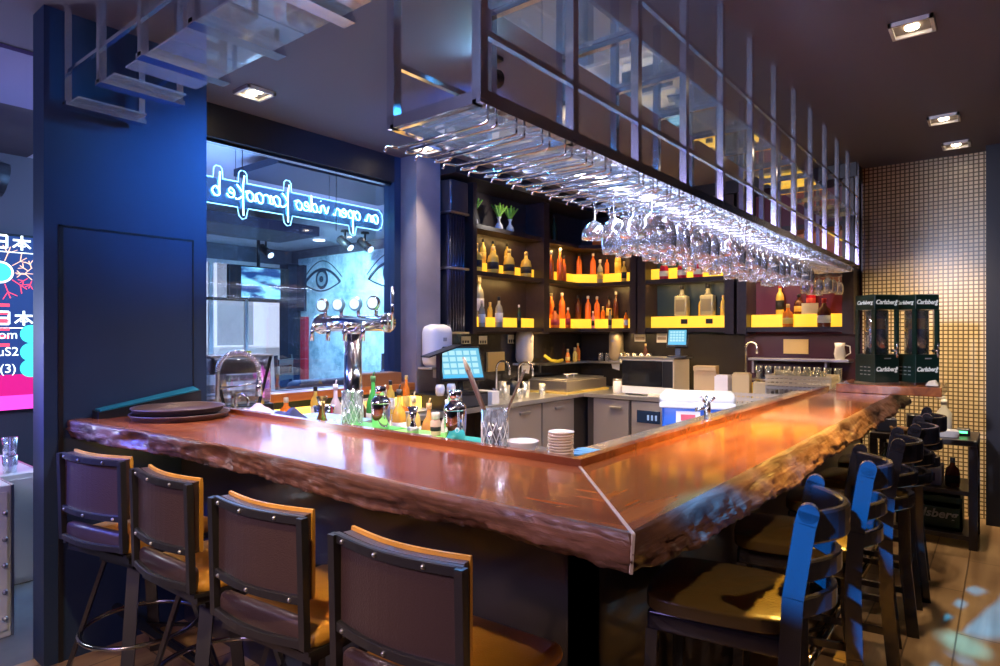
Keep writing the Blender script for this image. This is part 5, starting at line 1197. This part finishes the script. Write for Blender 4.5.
# work items on the station: coffee-machine-like steel jug, red bottle etc.
wk = .90
jug = thing('steel_ice_scoop_jug', 'polished steel jug with open mouth left of the red syrup bottle', 'jug', (-2.96, 2.13, wk+.0))
MB().lathe([(0, 0), (.05, 0), (.055, .02), (.05, .15), (.06, .2), (.057, .2), (.045, .15), (.045, .02)], n=28).build('body', shk, jug); MB().tube([(.05, 0, .16), (.1, 0, .14), (.1, 0, .06), (.053, 0, .04)], .007).build('handle', shk, jug)
for (x, y, h_, col, lb, cc) in ((-2.86, 2.22, .30, (.7, .05, .12), 'red syrup bottle with a white pourer inside the front arm', (.8, .75, .8)), (-3.02, 2.25, .28, (.55, .5, .6), 'frosted syrup bottle with a white cap left of the red syrup bottle', (.85, .8, .85)), (-2.78, 2.24, .26, (.12, .05, .03), 'dark brown syrup bottle right of the red syrup bottle', (.1, .1, .1)), (-2.70, 2.26, .34, (.05, .4, .06), 'green glass bottle left of the beer tap column', (.1, .3, .1)), (-2.62, 2.27, .27, (.75, .5, .08), 'yellow juice bottle behind the beer tap column', (.8, .8, .6)), (-2.48, 2.25, .28, (.8, .42, .06), 'amber juice bottle right of the beer tap column', (.05, .05, .05)), (-2.38, 2.26, .25, (.75, .55, .15), 'pale yellow juice bottle second right of the beer tap column', (.8, .7, .4)), (-2.12, 2.24, .25, (.7, .65, .5), 'clear pourer bottle above the jigger', (.9, .85, .8)), (-2.28, 2.27, .22, (.7, .3, .06), 'squat orange juice bottle behind the left shaker', (.85, .5, .2))):
    t = thing('syrup_bottle', lb, 'bottle', (x, y, wk)); r_ = .036
    MB().lathe([(0, 0), (r_, 0), (r_+.001, h_*.62), (r_*.8, h_*.72), (.012, h_*.84), (.011, h_)], n=18).build('body', M('syrup_%02d%02d' % (int(col[0]*99), int(col[1]*99)), col, .15, coat=.4, emit=None), t)
    MB().cyl((0, 0, h_), (0, 0, h_+.03), .014, n=14).cyl((0, 0, h_+.03), (.01, 0, h_+.055), .004).build('pourer', M('pourer_%02d%02d' % (int(cc[0]*99), int(cc[1]*99)), cc, .4), t)
    MB().lathe([(r_+.0018, h_*.15), (r_+.0018, h_*.5)], n=18).build('label_paper', labw if x > -2.9 else laby, t)
# bottles on the side counter below the window, with warm backlight bar
wb = thing('lit_bottle_riser', 'glowing yellow lit riser along the window under the sill counter', 'light box', (-3.72, 2.6, CZ))
MB().box(-.05, .06, -.85, 1.05, 0, .10, bev=.004).build('lit_front', M('warm_yellow_light_box', (.9, .6, .1), .5, emit=(1, .58, .08), es=1.3), wb)
for i, y in enumerate((1.95, 2.12, 2.30, 2.52, 2.78, 3.0, 3.18, 3.34)):
    bottle((-3.60, y, CZ), ['round', 'slim', 'squat'][i % 3], [clearb, gold, amber, gold, orange, clearb, gold, amber][i], [labw, laby, None][i % 3], [capk, capg, capw][i % 3], 'bottle before the glowing window riser, %s' % ['nearest the fin wall', 'second from the fin wall', 'third from the fin wall', 'fourth from the fin wall', 'fourth from the screen', 'third from the screen', 'second from the screen', 'nearest the screen'][i], sc=.9)
ws_ = thing('steel_wire_caddy', 'open wire caddy of bar tools on the side counter right of the beer tap', 'caddy', (-3.46, 2.92, CZ))
cdm = MB()
for z in (.02, .08, .14): cdm.tube([(-.07, -.1, z), (.07, -.1, z), (.07, .1, z), (-.07, .1, z)], .004, n=6, closed=True)
for x, y in ((-.07, -.1), (.07, -.1), (.07, .1), (-.07, .1), (0, -.1), (0, .1), (.07, 0), (-.07, 0)): cdm.cyl((x, y, 0), (x, y, .14), .004, n=6)
cdm.build('wire_frame', M('yellowish_wire', (.7, .6, .4), .3, .6), ws_); MB().box(-.07, .07, -.1, .1, 0, .01).build('base', cream, ws_)
ob = tag(MB().box(-.08, .08, -.20, .20, 0, .09, bev=.004).box(-.07, .07, -.19, .19, .09, .094, M('box_inner', (.2, .08, .03), .7)).build('wooden_box', orangewood), 'orange-brown wooden box on the window sill counter right of the beer tap', 'box'); ob.location = (-3.885, 3.28, 1.10)
# coffee/blender equipment with clear hood at the window
blx = thing('clear_hood_dispenser', 'tall clear-sided drinks dispenser with a dark motor standing by the window', 'drinks dispenser', (-3.66, 2.02, 1.0)); blx.location = (-3.70, 1.98, CZ+.10)
MB().box(-.13, .13, -.19, .22, 0, .07, bev=.01).build('base', black, blx)
MB().box(-.12, .12, -.18, .21, .07, .36, bev=.02).build('clear_tank', glassw, blx)
MB().box(-.125, .125, -.185, .215, .36, .375, bev=.006).build('lid', M('smoke_lid', (.3, .3, .36), .2), blx)
MB().cyl((-.0, -.12, .30), (.0, .18, .30), .045, n=20).build('motor', M('grey_purple_motor', (.12, .1, .14), .35), blx)
MB().bar((.12, -.10, .07), (.12, -.17, .36), .02, .01).bar((.12, .12, .07), (.12, .20, .36), .02, .01).build('side_strut', black, blx)
MB().box(-.02, .03, .06, .12, .375, .395).build('yellow_tab', M('tab_yellow', (.7, .75, .05), .5), blx)
# ============================================================ BEER DISPENSERS AND RIGHT END
dgreen = M('dispenser_green', (.012, .04, .028), .3, coat=.3); wht = M('sign_white', (.85, .88, .85), .5, emit=(.8, .85, .8), es=.15)
ZP = ZT+.059
def dispenser_unit(label, loc, rz):
    t = thing('beer_dispenser', label, 'beer dispenser', loc, rz)
    # local faces: -Y (wide) and -X (narrow)
    W, D, Hh = .092, .090, .60
    MB().box(-W, W, -D, D, .0, .20, bev=.004).build('lower_cabinet', dgreen, t)
    MB().box(-W, W, -D, D, .50, Hh, bev=.006).build('top_cap', dgreen, t)
    for sx in (-1, 1):
        for sy in (-1, 1): MB().box(sx*W-.012*(sx > 0), sx*W+.012*(sx < 0), sy*D-.03*(sy > 0), sy*D+.03*(sy < 0), .20, .50).build('corner_post', dgreen, t)
    MB().box(-W-.004, W+.004, -D-.004, D+.004, -.0, .012).build('base_plate', steel, t)
    tk = MB().lathe([(.0, .20), (.07, .20), (.07, .495), (.066, .495), (.066, .205)], n=28).build('clear_tank', glassw, t)
    MB().cyl((0, .0, .21), (0, 0, .49), .05).build('inner_tube', M('blue_tube', (.42, .46, .75), .25, .5), t)
    MB().cyl((0, 0, .37), (0, 0, .44), .052).build('beer', M('beer_amber', (.85, .45, .08), .2, coat=.4), t)
    MB().cyl((.04, -D, .225), (.04, -D-.045, .225), .010).cyl((.04, -D-.04, .235), (.04, -D-.04, .18), .008).cyl((.04, -D-.04, .235), (.04, -D-.045, .275), .007).build('tap', chrome, t)
    for (sz, lx, lz) in ((.041, -.006, .548), (.041, -.004, .10)):
        o = text_mesh('Carlsberg', sz, wht, 'lettering', t, (lx, -D-.0012, lz), (PI/2, 0, 0), .25, offset=.0012)
        MB().lathe([(.007, 0), (.007, .001)], (lx+.085*sz/.041*.93, -D-.0005, lz+.01), 12, wht, False, (0, -1, 0)).build('leaf_mark', None, t)
    text_mesh('Carlsberg', .036, wht, 'lettering', t, (-W-.0012, 0, .548), (PI/2, 0, -PI/2), .25, offset=.001)
    sm = MB()
    for k in range(3):
        for j in range(3): sm.box(-W-.0012, -W, -.05+j*.035, -.028+j*.035, .06+k*.025, .066+k*.025)
    sm.box(-.02, .03, -D-.0012, -D, .17, .176)
    sm.build('small_print', M('print_grey', (.5, .55, .5), .5), t)
    return t
dispenser_unit('left dark green beer dispenser with white lettering on the raised platform', (-.685, 4.96, ZP), .85)
dispenser_unit('right dark green beer dispenser with white lettering on the raised platform', (-.472, 5.115, ZP), .85)
# bottle table at the end
tb = thing('dark_side_table', 'dark wooden shelf table at the end of the side arm holding a bottle crate', 'table', (0, 0, 0))
X0, X1, Ya, Yb = -.80, -.15, 5.45, 5.98
MB().box(X0, X1, Ya, Yb, .72, .76, bev=.004).build('tabletop', M('dark_table_wood', (.03, .022, .022), .35, var=.2, vscale=10), tb)
MB().box(X0+.01, X1-.01, Ya+.01, Yb-.01, .37, .40).build('shelf_board', MATS['dark_table_wood'], tb)
MB().box(X0+.01, X1-.01, Ya+.01, Yb-.01, .06, .09).build('shelf_board', MATS['dark_table_wood'], tb)
for x in (X0, X1-.05):
    for y in (Ya, Yb-.05): MB().box(x, x+.05, y, y+.05, 0, .72).build('leg', MATS['dark_table_wood'], tb)
bcr = thing('beer_crate', 'dark green plastic beer crate with worn white lettering under the side table', 'crate', (-.44, 5.70, .09))
MB().box(-.2, .2, -.15, .15, 0, .02).box(-.2, -.185, -.15, .15, 0, .24).box(.185, .2, -.15, .15, 0, .24).box(-.2, .2, -.15, -.135, 0, .16).box(-.2, .2, .135, .15, 0, .24).box(-.2, .2, -.155, -.135, .20, .24).build('shell', M('crate_green', (.02, .055, .03), .4), bcr)
text_mesh('Carlsberg', .085, M('worn_white', (.42, .45, .4), .7), 'lettering', bcr, (0, -.1515, .11), (PI/2, 0, 0), .25, offset=.002)
wc = thing('white_carton_box', 'whitish printed carton on the middle shelf of the dark side table', 'box', (-.50, 5.68, .40))
MB().box(-.14, .14, -.11, .11, 0, .13, bev=.003).build('carton', M('dim_white_card', (.45, .45, .5), .7), wc); MB().box(-.10, .10, -.112, -.11, .03, .09).build('printed_band', M('dim_blue_print', (.12, .12, .2), .7), wc)
bottle((-.72, 5.66, .40), 'round', darkg, labw, capk, 'dark bottle on the middle shelf left of the whitish carton', sc=.95)
bottle((-.30, 5.62, .40), 'squat', brownb, labk, capk, 'dark squat bottle on the middle shelf right of the whitish carton', sc=.95)
# clutter on the table top
tt = .76
pb = thing('pump_bottle', 'clear pump bottle with a white head on the dark side table', 'bottle', (-.36, 5.78, tt))
MB().lathe([(0, 0), (.045, 0), (.048, .01), (.048, .15), (.02, .19), (.018, .21)], n=20).build('body', M('milky_plastic', (.65, .63, .58), .3), pb); MB().cyl((0, 0, .21), (0, 0, .25), .02).cyl((0, 0, .26), (-.05, 0, .265), .007).cyl((0, 0, .25), (0, 0, .275), .008).build('pump', white, pb)
for (x, y, w_, d_, h_, mt_, lb) in ((-.52, 5.62, .12, .10, .14, black, 'black box standing on the dark side table'), (-.33, 5.56, .14, .08, .05, white, 'white receipt box at the front edge of the dark side table'), (-.72, 5.62, .14, .16, .10, M('dark_blue_box', (.04, .05, .1), .4), 'dark bluish box at the left of the dark side table')):
    o = MB().box(-w_/2, w_/2, -d_/2, d_/2, 0, h_, bev=.006).box(-w_/2+.012, w_/2-.012, -d_/2+.012, d_/2-.012, h_, h_+.004).build('small_box', mt_); o.location = (x, y, tt); o.rotation_euler.z = .2; tag(o, lb, 'box')
wk_ = thing('wicker_basket', 'small brown basket on the dark side table', 'basket', (-.62, 5.52, tt))
MB().lathe([(0, 0), (.045, 0), (.06, .05), (.055, .05), (.04, .006)], n=22).build('bowl', M('wicker_brown', (.3, .16, .07), .8, bump=.6, bscale=80), wk_)
for k in range(3): MB().tube([(.047+.005*k+.001, 0, .01+.016*k) if False else ((.047+.005*k)*math.cos(2*PI*i/20), (.047+.005*k)*math.sin(2*PI*i/20), .01+.016*k) for i in range(20)], .003, n=5, closed=True).build('woven_band', MATS['wicker_brown'], wk_)
mf = thing('black_card_reader', 'black card reader with a green light on the end of the bar', 'card reader', (-.45, 5.14-.46, ZT)); mf.location = (-.30, 5.50, tt)
mf.location = (-.24, 5.72, tt); MB().box(-.04, .04, -.05, .05, 0, .05, bev=.008).build('body', black, mf); MB().box(-.025, .025, -.052, -.05, .02, .035).build('status_light', M('green_led', (0, 1, .2), .5, emit=(.1, 1, .3), es=2), mf)
# plush/figurine stuff near the corner of the platform
nt_ = cloth('folded_napkins', 'crumpled whitish napkins at the right end of the raised platform', M('napkin_white', (.6, .56, .5), .9), (-.36, 4.86, ZP), .07, .12, .05, 9)
# ============================================================ CEILING FIXTURES
DL = ['square ceiling downlight nearest the camera at the right', 'small square ceiling downlight at the right, middle one of three', 'ceiling downlight at the right, farthest, just before the mosaic wall', 'square ceiling downlight by the navy fin wall, above the window', 'square ceiling downlight above the grey pillar', 'ceiling downlight above the bottle shelf beside the duct']
for i, (x, y) in enumerate(DOWN):
    t = thing('square_downlight', DL[i], 'ceiling light', (x, y, H))
    fr_ = MB().box(-.09, .09, -.09, -.075, -.02, 0).box(-.09, .09, .075, .09, -.02, 0).box(-.09, -.075, -.09, .09, -.02, 0).box(.075, .09, -.09, .09, -.02, 0).build('frame', white, t)
    MB().box(-.075, .075, -.075, .075, -.004, 0).build('recess', M('recess_grey', (.2, .17, .15), .4), t)
    for sx in ((-.035, .035) if i in (3, 4) else (0,)): MB().lathe([(.03, -.012), (.03, -.004)], (sx, 0, 0), 20).build('lamp', M('warm_lamp_glow', (1, .9, .7), .4, emit=(1, .8, .55), es=14), t)
bl = thing('effect_light', 'blue effect spotlight on the ceiling behind the glass rack', 'spotlight', (-2.15, 2.6, H))
MB().cyl((0, 0, 0), (0, 0, -.06), .02).box(-.05, .05, -.05, .05, -.02, 0).build('mount', black, bl)
MB().cyl((-.0, .06, -.10), (.0, -.05, -.12), .05, n=20).build('lamp_head', black, bl)
MB().cyl((0, -.05, -.1199), (0, -.056, -.121), .042, n=20).build('lens', M('blue_lens_glow', (.5, .8, 1), .4, emit=(.3, .75, 1), es=60), bl)
mh = thing('ceiling_projector', 'dark projector hanging by the left edge of the ceiling', 'projector', (-5.0, 1.05, H))
MB().cyl((0, 0, 0), (0, 0, -.35), .02).build('pole', black, mh); MB().cyl((0, -.15, -.45), (0, .12, -.5), .11, n=24).build('housing', black, mh)
